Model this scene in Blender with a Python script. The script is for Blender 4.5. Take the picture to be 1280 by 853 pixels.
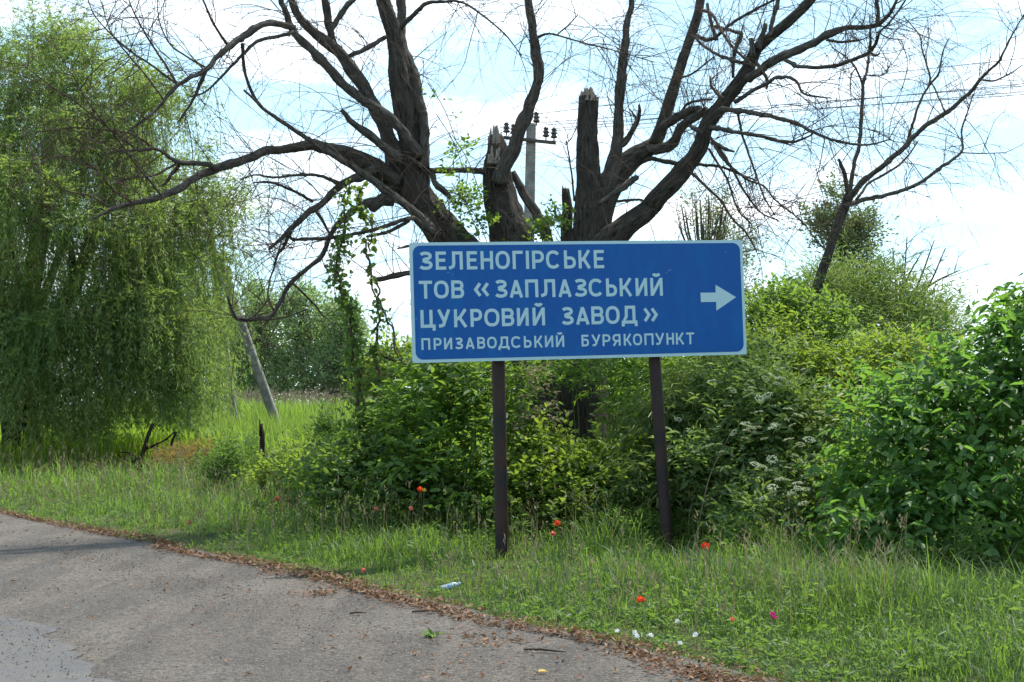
import bpy, math
import numpy as np
from mathutils import Vector, Matrix

for o in list(bpy.data.objects):
    bpy.data.objects.remove(o)
S = bpy.context.scene
COL = S.collection
R = math.radians
rng = np.random.default_rng(7)

# ------------------------------------------------------------------ camera
F = 1780.0                      # focal length in photo pixels (1280 wide) ~ 50 mm
CAMZ = 1.5
HOR = 505.0                     # horizon row in the photograph
PITCH = math.atan((HOR - 426.5) / F)
cam_d = bpy.data.cameras.new('camera')
cam_d.sensor_width = 36.0
cam_d.lens = F / 1280.0 * 36.0
cam_d.clip_start = 0.1
cam_d.clip_end = 6000.0
cam = bpy.data.objects.new('camera', cam_d)
COL.objects.link(cam)
cam.location = (0, 0, CAMZ)
cam.rotation_euler = (math.pi / 2 + PITCH, 0, 0)
S.camera = cam

# ------------------------------------------------------------------ world, sun, exposure
SUN_EL, SUN_AZ = R(60), R(40)   # behind the scene, a little to the right
W = bpy.data.worlds.new('World')
S.world = W
W.use_nodes = True
nt = W.node_tree
nt.nodes.clear()
def wn(t, **k):
    n = nt.nodes.new(t)
    for a, b in k.items():
        setattr(n, a, b)
    return n
def wl(a, b):
    nt.links.new(a, b)
sky = wn('ShaderNodeTexSky', sky_type='NISHITA', sun_disc=False)
sky.sun_elevation = SUN_EL
sky.sun_rotation = SUN_AZ
sky.air_density = 1.0
sky.dust_density = 0.6
sky.ozone_density = 1.0
tc = wn('ShaderNodeTexCoord')
sep = wn('ShaderNodeSeparateXYZ')
wl(tc.outputs['Generated'], sep.inputs[0])
zz = wn('ShaderNodeMath', operation='MAXIMUM'); wl(sep.outputs[2], zz.inputs[0]); zz.inputs[1].default_value = 0.0
za = wn('ShaderNodeMath', operation='ADD'); wl(zz.outputs[0], za.inputs[0]); za.inputs[1].default_value = 0.16
dx = wn('ShaderNodeMath', operation='DIVIDE'); wl(sep.outputs[0], dx.inputs[0]); wl(za.outputs[0], dx.inputs[1])
dy = wn('ShaderNodeMath', operation='DIVIDE'); wl(sep.outputs[1], dy.inputs[0]); wl(za.outputs[0], dy.inputs[1])
cmb = wn('ShaderNodeCombineXYZ'); wl(dx.outputs[0], cmb.inputs[0]); wl(dy.outputs[0], cmb.inputs[1])
nz = wn('ShaderNodeTexNoise'); nz.inputs['Scale'].default_value = 1.7; nz.inputs['Detail'].default_value = 7
nz.inputs['Roughness'].default_value = 0.55; nz.inputs['Distortion'].default_value = 0.25
wl(cmb.outputs[0], nz.inputs['Vector'])
rmp = wn('ShaderNodeValToRGB')
rmp.color_ramp.elements[0].position = 0.47; rmp.color_ramp.elements[0].color = (0.0, 0.0, 0.0, 1)
rmp.color_ramp.elements[1].position = 0.66; rmp.color_ramp.elements[1].color = (1, 1, 1, 1)
wl(nz.outputs['Fac'], rmp.inputs[0])
cloud = wn('ShaderNodeRGB'); cloud.outputs[0].default_value = (9.2, 9.4, 9.7, 1)
mx = wn('ShaderNodeMix', data_type='RGBA')
veil = wn('ShaderNodeMix', data_type='RGBA')          # thin high cirrus over the clear sky
veil.inputs[0].default_value = 0.60; veil.inputs[7].default_value = (3.9, 6.3, 7.5, 1)
wl(sky.outputs[0], veil.inputs[6])
wl(rmp.outputs[0], mx.inputs[0]); wl(veil.outputs[2], mx.inputs[6]); wl(cloud.outputs[0], mx.inputs[7])
bg = wn('ShaderNodeBackground'); bg.inputs[1].default_value = 0.114
wl(mx.outputs[2], bg.inputs[0])
wo = wn('ShaderNodeOutputWorld'); wl(bg.outputs[0], wo.inputs[0])

sd = bpy.data.lights.new('sun', 'SUN')
sd.energy = 3.8
sd.angle = R(0.8)
sd.color = (1.0, 0.94, 0.82)
sun = bpy.data.objects.new('sun', sd)
COL.objects.link(sun)
sun_dir = Vector((math.sin(SUN_AZ) * math.cos(SUN_EL), math.cos(SUN_AZ) * math.cos(SUN_EL), math.sin(SUN_EL)))
sun.rotation_euler = sun_dir.to_track_quat('Z', 'Y').to_euler()
sun.location = (20, 40, 60)

S.view_settings.view_transform = 'Standard'
S.view_settings.look = 'None'
S.view_settings.gamma = 1.0
S.view_settings.exposure = 0.96
S.render.engine = 'CYCLES'
S.cycles.filter_width = 1.5
S.cycles.max_bounces = 6
S.cycles.diffuse_bounces = 3
S.cycles.transmission_bounces = 4
S.cycles.transparent_max_bounces = 4
S.render.resolution_x, S.render.resolution_y = 1024, 682

# ------------------------------------------------------------------ pixel helpers
ca, sa = math.cos(PITCH), math.sin(PITCH)
def ray(px, py):
    dx_, dy_ = (px - 640.0) / F, (426.5 - py) / F
    return np.array([dx_, ca - dy_ * sa, sa + dy_ * ca])
def at(px, py, Y):
    """point on the pixel's ray at ground distance Y"""
    d = ray(px, py)
    return d * (Y / d[1]) + np.array([0, 0, CAMZ])
def gnd(px, py, z=0.0):
    d = ray(px, py)
    t = (z - CAMZ) / d[2]
    return d * t + np.array([0, 0, CAMZ])
def ppm(Y):
    return F / Y

# ------------------------------------------------------------------ mesh helpers
class MB:
    def __init__(s):
        s.V, s.F, s.n, s.tint, s.bark = [], [], 0, [], []
    def add(s, v, f, tint=None, bark=None):
        v = np.asarray(v, dtype=np.float64).reshape(-1, 3)
        s.V.append(v)
        if not isinstance(f, list):
            f = [f]
        for ff in f:
            s.F.append(np.asarray(ff, dtype=np.int64) + s.n)
        s.n += len(v)
        s.tint.append(np.full(len(v), 0.5) if tint is None else np.broadcast_to(np.asarray(tint, float), (len(v),)))
        s.bark.append(v if bark is None else bark)
        return s
    def mesh(s, name, mat, origin=(0, 0, 0), smooth=True):
        v = np.concatenate(s.V) - np.asarray(origin)
        me = bpy.data.meshes.new(name)
        sizes = np.concatenate([np.full(len(f), f.shape[1]) for f in s.F])
        idx = np.concatenate([f.ravel() for f in s.F])
        starts = np.concatenate([[0], np.cumsum(sizes)[:-1]])
        me.vertices.add(len(v)); me.vertices.foreach_set('co', v.astype(np.float32).ravel())
        me.loops.add(len(idx)); me.loops.foreach_set('vertex_index', idx.astype(np.int32))
        me.polygons.add(len(sizes)); me.polygons.foreach_set('loop_start', starts.astype(np.int32))
        me.polygons.foreach_set('loop_total', sizes.astype(np.int32))
        me.polygons.foreach_set('use_smooth', np.full(len(sizes), smooth, dtype=bool))
        a = me.attributes.new('tint', 'FLOAT', 'POINT'); a.data.foreach_set('value', np.concatenate(s.tint).astype(np.float32))
        b = me.attributes.new('bark', 'FLOAT_VECTOR', 'POINT'); b.data.foreach_set('vector', np.concatenate(s.bark).astype(np.float32).ravel())
        me.update(calc_edges=True)
        me.validate()
        if mat:
            me.materials.append(mat)
        return me
    def build(s, name, mat, parent=None, smooth=True):
        org = Vector((0, 0, 0)) if parent is None else parent_loc(parent)
        o = bpy.data.objects.new(name, s.mesh(name, mat, org, smooth))
        COL.objects.link(o)
        o.parent = parent
        return o
def parent_loc(p):
    l = Vector(p.location)
    while p.parent:
        p = p.parent
        l += p.location
    return l
def tag(o, label=None, cat=None, group=None, kind=None):
    if label: o['label'] = label
    if cat: o['category'] = cat
    if group: o['group'] = group
    if kind: o['kind'] = kind
    return o
def thing(name, loc, label, cat, group=None):
    o = bpy.data.objects.new(name, None)
    o.empty_display_size = 0.1
    COL.objects.link(o)
    o.location = loc
    return tag(o, label, cat, group)
def nrm(v):
    v = np.asarray(v, float)
    return v / np.maximum(np.linalg.norm(v, axis=-1, keepdims=True), 1e-9)
def rnd_unit(n, g=None):
    g = g or rng
    return nrm(g.normal(size=(n, 3)))

def smooth_path(P, r, step):
    """Catmull-Rom through P with radii r, resampled about every step metres"""
    P = np.asarray(P, float); r = np.asarray(r, float)
    if len(P) == 2:
        P = np.array([P[0], (P[0] + P[1]) / 2, P[1]]); r = np.array([r[0], r.mean(), r[1]])
    Q = np.vstack([2 * P[0] - P[1], P, 2 * P[-1] - P[-2]])
    out, ro = [], []
    for i in range(len(P) - 1):
        p0, p1, p2, p3 = Q[i:i + 4]
        n = max(1, int(np.linalg.norm(p2 - p1) / step))
        t = (np.arange(n) / n)[:, None]
        out.append(0.5 * ((2 * p1) + (-p0 + p2) * t + (2 * p0 - 5 * p1 + 4 * p2 - p3) * t ** 2 + (-p0 + 3 * p1 - 3 * p2 + p3) * t ** 3))
        ro.append(r[i] + (r[i + 1] - r[i]) * t[:, 0])
    out.append(P[-1:]); ro.append(r[-1:])
    return np.vstack(out), np.concatenate(ro)
def frames(P):
    T = nrm(np.gradient(P, axis=0))
    a = np.array([0, 0, 1.0]) if abs(T[0][2]) < 0.9 else np.array([1.0, 0, 0])
    u = nrm(np.cross(T[0], a)); U = [u]
    for i in range(1, len(P)):
        u = u - T[i] * np.dot(u, T[i]); u = nrm(u); U.append(u)
    U = np.array(U)
    return T, U, np.cross(T, U)
def wnoise(x, y, per):
    xi, yi = np.floor(x).astype(int), np.floor(y).astype(int); fx, fy = x - xi, y - yi
    g_ = lambda a, b: _nt[(a % per) % 64, b % 64]
    return (g_(xi, yi) * (1 - fx) + g_(xi + 1, yi) * fx) * (1 - fy) + (g_(xi, yi + 1) * (1 - fx) + g_(xi + 1, yi + 1) * fx) * fy
def tube(mb, P, r, sides=6, rough=0.0, cap=True, tint=0.5, g=None):
    g = g or rng
    P = np.asarray(P, float); r = np.asarray(r, float)
    n = len(P)
    T, U, B = frames(P)
    th = np.linspace(0, 2 * math.pi, sides, endpoint=False)
    rr = np.repeat(r[:, None], sides, 1)
    if rough > 0:
        s = np.concatenate([[0], np.cumsum(np.linalg.norm(np.diff(P, axis=0), axis=1))])
        S_, TH = np.meshgrid(s, th, indexing='ij')
        k = np.zeros_like(rr)
        R0 = max(r.max(), 1e-3)
        for j in range(5):
            m = int(g.integers(2, 6 + int(sides / 3)))
            k += np.sin(m * TH + g.uniform(0, 6) + np.sin(S_ / R0 * g.uniform(.4, 1.2) + g.uniform(0, 6)) * 1.3) * g.uniform(.3, 1) / (1 + .25 * m)
            k += .5 * np.sin(S_ / R0 * g.uniform(.6, 2.2) + g.uniform(0, 6) + TH * int(g.integers(-2, 3)))
        k += g.normal(size=k.shape) * (.35 if sides < 28 else .1)
        rr = rr * (1 + rough * k)
        if sides >= 28:                                 # deep furrowed bark on the big trunks
            cells = max(8, int(2 * math.pi * np.median(r) / .045)); o_ = g.uniform(0, 50)
            wob = .8 * np.sin(S_ * 3.1 + o_) + .5 * np.sin(S_ * 7.3)
            x_ = TH / (2 * math.pi) * cells + wob
            f1 = 1 - np.abs(2 * wnoise(x_ % cells, S_ / .22 + o_, cells) - 1); f2 = wnoise((x_ * 2) % (cells * 2), S_ / .07 + o_, cells * 2)
            dep_ = np.minimum(.022, .13 * rr); rr = rr - dep_ * f1 ** 2 - .5 * dep_ * f2 + .6 * dep_
            kn = np.clip(wnoise(TH / (2 * math.pi) * 5 % 5, S_ / .45 + o_, 5) - .72, 0, 1)
            rr = rr + np.minimum(.16, rr * .9) * kn
    V = P[:, None, :] + rr[..., None] * (np.cos(th)[None, :, None] * U[:, None, :] + np.sin(th)[None, :, None] * B[:, None, :])
    i = np.arange(n - 1)[:, None] * sides
    j = np.arange(sides)[None, :]
    j2 = (j + 1) % sides
    q = np.stack([i + j, i + j2, i + sides + j2, i + sides + j], -1).reshape(-1, 4)
    s = np.concatenate([[0], np.cumsum(np.linalg.norm(np.diff(P, axis=0), axis=1))])
    bk = np.stack([np.cos(th)[None, :] * rr, np.sin(th)[None, :] * rr, np.repeat(s[:, None] / 5.0, sides, 1)], -1).reshape(-1, 3)
    bk = bk + g.uniform(-5, 5, 3)
    fs = [q]
    V = V.reshape(-1, 3)
    if cap:
        fs += [np.arange(sides)[None, ::-1], ((n - 1) * sides + np.arange(sides))[None, :]]
    mb.add(V, fs, tint, bk)
def leaves(mb, P, D, N, L, Wd, tint, kind='diamond', fold=0.25, curl=0.15):
    """one folded leaf per row; D along the leaf, N its face"""
    n = len(P)
    if n == 0:
        return
    D = nrm(D); Sd = nrm(np.cross(D, N)); N = np.cross(Sd, D)
    L = np.broadcast_to(np.asarray(L, float), (n,))[:, None]; Wd = np.broadcast_to(np.asarray(Wd, float), (n,))[:, None]
    h = Wd * fold
    tip = P + D * L - N * L * curl
    if kind == 'diamond':
        m = P + D * L * 0.45
        V = np.stack([P, m + Sd * Wd * .5 + N * h, tip, m - Sd * Wd * .5 + N * h], 1)
        f = np.array([[0, 2, 1], [0, 3, 2]])
    else:
        a, b = P + D * L * .25, P + D * L * .66 - N * L * curl * .35
        V = np.stack([P, a + Sd * Wd * .42 + N * h, b + Sd * Wd * .45 + N * h, tip, b - Sd * Wd * .45 + N * h, a - Sd * Wd * .42 + N * h], 1)
        f = np.array([[0, 3, 2, 1], [0, 5, 4, 3]])
    k = V.shape[1]
    fi = (np.arange(n)[:, None, None] * k + f[None]).reshape(-1, f.shape[1])
    mb.add(V.reshape(-1, 3), fi, np.repeat(np.clip(np.broadcast_to(tint, (n,)), 0, 1), k))
def blades(mb, P, ang, H, Wd, bend, tint, lean=None):
    n = len(P)
    d = np.stack([np.cos(ang), np.sin(ang), np.zeros(n)], 1)
    s = np.stack([-np.sin(ang), np.cos(ang), np.zeros(n)], 1)
    H = H[:, None]; Wd = Wd[:, None] / 2; bend = bend[:, None]
    up = np.array([0, 0, 1.0])
    m = P + up * H * .55 + d * bend * H * .22
    t = P + up * H * (1 - .25 * bend) + d * bend * H * .8
    V = np.stack([P - s * Wd * .8, P + s * Wd * .8, m - s * Wd, m + s * Wd, t], 1)
    b = np.arange(n)[:, None] * 5
    mb.add(V.reshape(-1, 3), [b + np.array([[0, 1, 3, 2]]), b + np.array([[2, 3, 4]])], np.repeat(np.clip(tint, 0, 1), 5))
def box(mb, c, h, M=None, bev=0.0, tint=.5):
    """box with chamfered edges, half sizes h"""
    c = np.asarray(c, float); h = np.asarray(h, float)
    if bev <= 0:
        v = np.array([[x, y, z] for z in (-1, 1) for y in (-1, 1) for x in (-1, 1)], float) * h
        f = [[0, 2, 3, 1], [4, 5, 7, 6], [0, 1, 5, 4], [2, 6, 7, 3], [0, 4, 6, 2], [1, 3, 7, 5]]
        fs = [np.array(f)]
    else:
        v, ids = [], {}
        for sx in (-1, 1):
            for sy in (-1, 1):
                for sz in (-1, 1):
                    for ax in range(3):
                        p = np.array([sx, sy, sz]) * (h - bev); p[ax] = (sx, sy, sz)[ax] * h[ax]
                        ids[(sx, sy, sz, ax)] = len(v); v.append(p)
        v = np.array(v); q, t = [], []
        for ax in range(3):
            o = [a for a in range(3) if a != ax]
            for s in (-1, 1):
                ring = []
                for (p, r_) in ((-1, -1), (1, -1), (1, 1), (-1, 1)):
                    k = [0, 0, 0]; k[ax] = s; k[o[0]] = p; k[o[1]] = r_
                    ring.append(ids[(*k, ax)])
                q.append(ring)
            a, b = o
            for p in (-1, 1):
                for r_ in (-1, 1):
                    k1 = [0, 0, 0]; k1[a] = p; k1[b] = r_; k2 = list(k1); k1[ax] = -1; k2[ax] = 1
                    q.append([ids[(*k1, a)], ids[(*k2, a)], ids[(*k2, b)], ids[(*k1, b)]])
        for sx in (-1, 1):
            for sy in (-1, 1):
                for sz in (-1, 1):
                    t.append([ids[(sx, sy, sz, x)] for x in range(3)])
        fs = [np.array(q), np.array(t)]
    if M is not None:
        v = v @ np.asarray(M).T
    mb.add(v + c, fs, tint)
def lathe(mb, c, prof, sides=12, tint=.5, axis=None):
    th = np.linspace(0, 2 * math.pi, sides, endpoint=False)
    V = np.array([[r_ * math.cos(t), r_ * math.sin(t), z] for r_, z in prof for t in th])
    n = len(prof)
    i = np.arange(n - 1)[:, None] * sides; j = np.arange(sides)[None]; j2 = (j + 1) % sides
    q = np.stack([i + j, i + j2, i + sides + j2, i + sides + j], -1).reshape(-1, 4)
    mb.add(V + np.asarray(c), [q, np.arange(sides)[None, ::-1], ((n - 1) * sides + np.arange(sides))[None]], tint)

# cheap smooth value noise in 2-D for layout
_ng = np.random.default_rng(99); _nt = _ng.uniform(size=(64, 64))
def vnoise(x, y):
    xi, yi = np.floor(x).astype(int), np.floor(y).astype(int)
    fx, fy = x - xi, y - yi
    fx, fy = fx * fx * (3 - 2 * fx), fy * fy * (3 - 2 * fy)
    g = lambda a, b: _nt[a % 64, b % 64]
    return (g(xi, yi) * (1 - fx) + g(xi + 1, yi) * fx) * (1 - fy) + (g(xi, yi + 1) * (1 - fx) + g(xi + 1, yi + 1) * fx) * fy

# ------------------------------------------------------------------ materials
def new_mat(name):
    m = bpy.data.materials.new(name); m.use_nodes = True
    t = m.node_tree; t.nodes.clear()
    return m, t
class NT:
    def __init__(s, t): s.t = t
    def n(s, ty, ins=None, **k):
        n = s.t.nodes.new(ty)
        for a, b in k.items(): setattr(n, a, b)
        for a, b in (ins or {}).items():
            if hasattr(b, 'links') or isinstance(b, bpy.types.NodeSocket): s.t.links.new(b, n.inputs[a])
            else: n.inputs[a].default_value = b
        return n
    def l(s, a, b): s.t.links.new(a, b)
    def ramp(s, fac, stops, interp='LINEAR'):
        n = s.n('ShaderNodeValToRGB', {0: fac})
        cr = n.color_ramp; cr.interpolation = interp
        while len(cr.elements) < len(stops): cr.elements.new(0.5)
        for e, (p, c) in zip(cr.elements, stops):
            e.position = p; e.color = (*c, 1) if len(c) == 3 else c
        return n.outputs[0]
    def mix(s, fac, a, b, bt='MIX'):
        n = s.n('ShaderNodeMix', data_type='RGBA', blend_type=bt)
        for i, x in ((0, fac), (6, a), (7, b)):
            if isinstance(x, bpy.types.NodeSocket): s.l(x, n.inputs[i])
            else: n.inputs[i].default_value = (*x, 1) if isinstance(x, tuple) and len(x) == 3 else x
        return n.outputs[2]
    def noise(s, vec, scale, detail=4, rough=.55, dist=0.0):
        n = s.n('ShaderNodeTexNoise', {'Scale': scale, 'Detail': detail, 'Roughness': rough, 'Distortion': dist})
        if vec is not None: s.l(vec, n.inputs['Vector'])
        return n.outputs['Fac']
    def bump(s, h, strength, dist):
        return s.n('ShaderNodeBump', {'Height': h, 'Strength': strength, 'Distance': dist}).outputs[0]
    def out(s, sh):
        o = s.n('ShaderNodeOutputMaterial'); s.l(sh, o.inputs[0])
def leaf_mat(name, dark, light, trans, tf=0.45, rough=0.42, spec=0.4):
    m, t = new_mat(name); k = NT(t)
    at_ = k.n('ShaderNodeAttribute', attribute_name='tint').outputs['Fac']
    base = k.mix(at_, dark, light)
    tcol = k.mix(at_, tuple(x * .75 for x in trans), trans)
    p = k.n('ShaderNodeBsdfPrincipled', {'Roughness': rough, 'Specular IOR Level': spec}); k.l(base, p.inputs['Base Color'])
    tr = k.n('ShaderNodeBsdfTranslucent'); k.l(tcol, tr.inputs[0])
    ms = k.n('ShaderNodeMixShader', {0: tf}); k.l(p.outputs[0], ms.inputs[1]); k.l(tr.outputs[0], ms.inputs[2])
    k.out(ms.outputs[0])
    return m
def bark_mat(name, c1, c2, c3, scale=14, bump=0.9, bd=0.03):
    m, t = new_mat(name); k = NT(t)
    v = k.n('ShaderNodeAttribute', attribute_name='bark').outputs['Vector']
    n1 = k.noise(v, scale, 6, .65, .6)
    n2 = k.noise(v, scale * .25, 3)
    n3 = k.noise(v, scale * 5, 3, .6)
    col = k.mix(k.ramp(n1, [(.35, (0, 0, 0)), (.62, (1, 1, 1))]), c1, c2)
    col = k.mix(k.ramp(n2, [(.45, (0, 0, 0)), (.7, (1, 1, 1))]), col, c3)
    col = k.mix(k.ramp(n3, [(.3, (.0,) * 3), (.5, (.35,) * 3)]), tuple(x * .55 for x in c1), col) if False else col
    h = k.n('ShaderNodeMath', {0: n1, 1: n3}, operation='ADD').outputs[0]
    p = k.n('ShaderNodeBsdfPrincipled', {'Roughness': .92, 'Specular IOR Level': .2})
    k.l(col, p.inputs['Base Color']); k.l(k.bump(h, bump, bd), p.inputs['Normal'])
    k.out(p.outputs[0])
    return m
def plain_mat(name, c1, c2=None, scale=8, rough=.6, spec=.4, bump=0.0, metallic=0.0, bd=.005):
    m, t = new_mat(name); k = NT(t)
    v = k.n('ShaderNodeTexCoord').outputs['Object']
    p = k.n('ShaderNodeBsdfPrincipled', {'Roughness': rough, 'Specular IOR Level': spec, 'Metallic': metallic})
    if c2:
        f = k.ramp(k.noise(v, scale, 6, .6), [(.38, (0, 0, 0)), (.62, (1, 1, 1))])
        k.l(k.mix(f, c1, c2), p.inputs['Base Color'])
    else:
        p.inputs['Base Color'].default_value = (*c1, 1)
    if bump:
        k.l(k.bump(k.noise(v, scale * 4, 5), bump, bd), p.inputs['Normal'])
    k.out(p.outputs[0])
    return m
M = {}
M['bark_dead'] = bark_mat('bark_dead', (.016, .013, .011), (.150, .132, .115), (.072, .063, .055), 36, 1.0, .05)
M['bark_limb'] = bark_mat('bark_limb', (.024, .020, .017), (.195, .175, .155), (.098, .086, .076), 44, 1.0, .03)
M['twig'] = bark_mat('twig', (.036, .025, .019), (.105, .074, .056), (.066, .046, .034), 30, .2, .005)
M['bark_dark'] = bark_mat('bark_dark', (.014, .010, .008), (.055, .042, .033), (.034, .026, .02), 26, .9, .03)
M['torn_wood'] = bark_mat('torn_wood', (.16, .13, .105), (.42, .39, .35), (.28, .22, .16), 60, .9, .012)
M['willow'] = leaf_mat('willow_leaf', (.056, .122, .046), (.185, .235, .070), (.36, .50, .09), .48, .45, .4)
M['box_elder'] = leaf_mat('box_elder_leaf', (.030, .086, .030), (.084, .160, .038), (.22, .44, .055), .48, .5, .3)
M['ash'] = leaf_mat('ash_leaf', (.034, .088, .026), (.095, .17, .036), (.28, .46, .05), .48, .48, .3)
M['bramble'] = leaf_mat('bramble_leaf', (.040, .090, .022), (.13, .19, .036), (.34, .48, .05), .48, .5, .3)
M['darkleaf'] = leaf_mat('dark_leaf', (.036, .084, .030), (.105, .165, .044), (.29, .46, .055), .47, .5, .3)
M['elder'] = leaf_mat('elder_leaf', (.045, .100, .036), (.145, .205, .075), (.30, .44, .08), .45, .5, .35)
M['narrow'] = leaf_mat('narrow_leaf', (.045, .095, .032), (.15, .20, .070), (.28, .40, .08), .42, .45, .35)
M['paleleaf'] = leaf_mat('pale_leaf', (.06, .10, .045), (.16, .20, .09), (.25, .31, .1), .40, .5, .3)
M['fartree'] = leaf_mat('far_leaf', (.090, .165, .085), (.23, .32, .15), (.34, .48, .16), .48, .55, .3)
M['grass'] = leaf_mat('grass_blade', (.025, .073, .020), (.112, .158, .038), (.24, .41, .05), .46, .5, .25)
M['field'] = leaf_mat('field_blade', (.065, .13, .014), (.16, .235, .028), (.44, .66, .04), .52, .5, .25)
M['weed'] = leaf_mat('weed_leaf', (.035, .085, .030), (.10, .16, .05), (.24, .40, .06), .42, .5, .25)
M['straw'] = leaf_mat('straw', (.13, .105, .055), (.30, .26, .15), (.3, .26, .14), .3, .6, .2)
M['plume'] = leaf_mat('reed_plume', (.16, .125, .085), (.32, .26, .19), (.30, .25, .17), .35, .7, .2)
M['reed'] = leaf_mat('reed_leaf', (.065, .13, .025), (.15, .22, .05), (.33, .50, .06), .48, .5, .3)
M['rust_weed'] = leaf_mat('rusty_weed', (.14, .09, .03), (.26, .19, .06), (.4, .28, .08), .4, .6, .2)
M['dryleaf'] = leaf_mat('dry_leaf', (.06, .028, .018), (.26, .15, .09), (.25, .14, .07), .2, .6, .2)
M['umbel'] = leaf_mat('umbel_flower', (.34, .40, .26), (.54, .58, .40), (.45, .5, .28), .3, .6, .2)
M['poppy'] = leaf_mat('poppy_petal', (.62, .035, .012), (.80, .07, .02), (.85, .10, .03), .45, .5, .3)
M['palepoppy'] = leaf_mat('faded_petal', (.62, .13, .09), (.72, .22, .16), (.8, .25, .15), .45, .5, .3)
M['magenta'] = leaf_mat('magenta_petal', (.42, .015, .16), (.60, .03, .26), (.7, .05, .3), .4, .5, .3)
M['yellow'] = leaf_mat('yellow_petal', (.40, .26, .02), (.55, .36, .04), (.55, .36, .05), .4, .5, .3)
M['whiteflower'] = leaf_mat('white_petal', (.72, .72, .72), (.85, .85, .84), (.8, .8, .8), .3, .5, .3)
M['stem'] = leaf_mat('green_stem', (.05, .09, .025), (.12, .16, .05), (.2, .3, .05), .15, .5, .3)
M['concrete'] = plain_mat('concrete', (.15, .145, .135), (.25, .24, .225), 5, .9, .2, .5)
M['steel_dark'] = plain_mat('dark_steel', (.03, .028, .027), (.07, .055, .045), 14, .6, .5, .2, .3)
M['insulator'] = plain_mat('brown_glass', (.035, .022, .016), (.055, .03, .02), 20, .18, .6)
M['wire'] = plain_mat('aluminium_wire', (.035, .036, .04), None, 1, .55, .5, 0, .6)
# ================================================================== THE GROUND AND ROAD
EDGE_Y = np.array([-60., -20, 0, 7.7, 10.3, 14.4, 20, 40, 80, 160])
EDGE_X = np.array([44., 18.6, 6.2, 1.38, -.29, -3.15, -7.2, -21.8, -51.5, -112])
def edge_x(y):
    return np.interp(y, EDGE_Y, EDGE_X)
ROADN = np.array([-.82, -.57])                 # from the verge across the road
def edge_dist(x, y):                           # metres on the verge side of the road edge (+), on the road (-)
    return (x - edge_x(y)) * .82
def ground_z(x, y):
    d = np.clip(edge_dist(x, y), 0, 6)
    z = .05 * np.clip(d / .8, 0, 1) + .05 * (vnoise(x * .9 + 7, y * .9) - .5) * np.clip(d, 0, 1) + .10 * (vnoise(x * .22, y * .22 + 3) - .5) * np.clip(d / 3, 0, 1)
    return z - .012

# ground sheet: fine near the camera, coarse to the horizon
gx = np.unique(np.concatenate([-np.geomspace(24, 2500, 16), np.arange(-24, 16.01, .4), np.geomspace(16.5, 2500, 16)]))
gy = np.unique(np.concatenate([-np.geomspace(12, 800, 8), np.arange(-12, 45.01, .4), np.geomspace(46, 3500, 18)]))
GX, GY = np.meshgrid(gx, gy)
nx, ny = len(gx), len(gy)
gv = np.stack([GX, GY, ground_z(GX, GY)], -1).reshape(-1, 3)
i = np.arange(ny - 1)[:, None] * nx; j = np.arange(nx - 1)[None]
gf = np.stack([i + j, i + j + 1, i + nx + j + 1, i + nx + j], -1).reshape(-1, 4)
m, t = new_mat('soil_and_turf'); k = NT(t)
v = k.n('ShaderNodeTexCoord').outputs['Object']
c = k.mix(k.ramp(k.noise(v, .8, 6), [(.4, (0, 0, 0)), (.6, (1, 1, 1))]), (.035, .05, .016), (.07, .075, .03))
c = k.mix(k.ramp(k.noise(v, 9, 5), [(.5, (0, 0, 0)), (.7, (1, 1, 1))]), c, (.075, .058, .036))
p = k.n('ShaderNodeBsdfPrincipled', {'Roughness': .95, 'Specular IOR Level': .15}); k.l(c, p.inputs['Base Color'])
k.l(k.bump(k.noise(v, 30, 5), .8, .03), p.inputs['Normal']); k.out(p.outputs[0]); M['soil'] = m
tag(MB().add(gv, gf).build('ground', M['soil']), kind='structure')

# gravel shoulder: strip along the verge; asphalt beyond it, each with a ragged edge
ys = np.concatenate([np.arange(-40, 4, .5), np.arange(4, 24, .06), np.arange(24, 160, .8)])
g1 = np.random.default_rng(3)
rag = np.cumsum(g1.normal(0, .012, len(ys))); rag -= np.interp(ys, ys[::25], rag[::25])
ed = np.stack([edge_x(ys), ys], 1) + ROADN * (.05 + rag + .10 * (vnoise(ys * .7, ys * 0 + .3) - .5))[:, None]
def strip(off0, off1, n, z):
    k_ = np.linspace(0, 1, n)
    V = ed[:, None, :] + ROADN[None, None] * (off0[:, None] + (off1 - off0)[:, None] * k_[None])[..., None]
    zz_ = z(V[..., 0], V[..., 1], k_[None])
    V = np.concatenate([V, zz_[..., None]], -1)
    i = np.arange(len(ys) - 1)[:, None] * n; j = np.arange(n - 1)[None]
    f = np.stack([i + j, i + j + 1, i + n + j + 1, i + n + j], -1).reshape(-1, 4)[:, ::-1]
    return V.reshape(-1, 3), f
jag = np.cumsum(g1.normal(0, .07, len(ys))); jag -= np.interp(ys, ys[::18], jag[::18])
asp0 = 2.75 + jag * .45 + .55 * (vnoise(ys * .55 + 4, ys * 0 + 9) - .5)
sv, sf = strip(np.zeros(len(ys)) - .12, asp0 + .9, 30, lambda x, y, k_: .004 + .018 * (vnoise(x * 1.7, y * 1.7) - .5) * np.sin(np.clip(k_, 0, 1) * math.pi) + .004)
av, af = strip(asp0, np.full(len(ys), 11.0), 8, lambda x, y, k_: .013 + .006 * np.clip(k_ * 30, 0, 1) + 0 * x)
m, t = new_mat('gravel'); k = NT(t)
v = k.n('ShaderNodeTexCoord').outputs['Object']
rot = k.n('ShaderNodeMapping', {'Vector': v}); rot.inputs['Rotation'].default_value = (0, 0, R(-35)); rot.inputs['Scale'].default_value = (1.6, .18, 1)
tracks = k.noise(rot.outputs[0], 1.5, 3, .5, .3)
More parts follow.
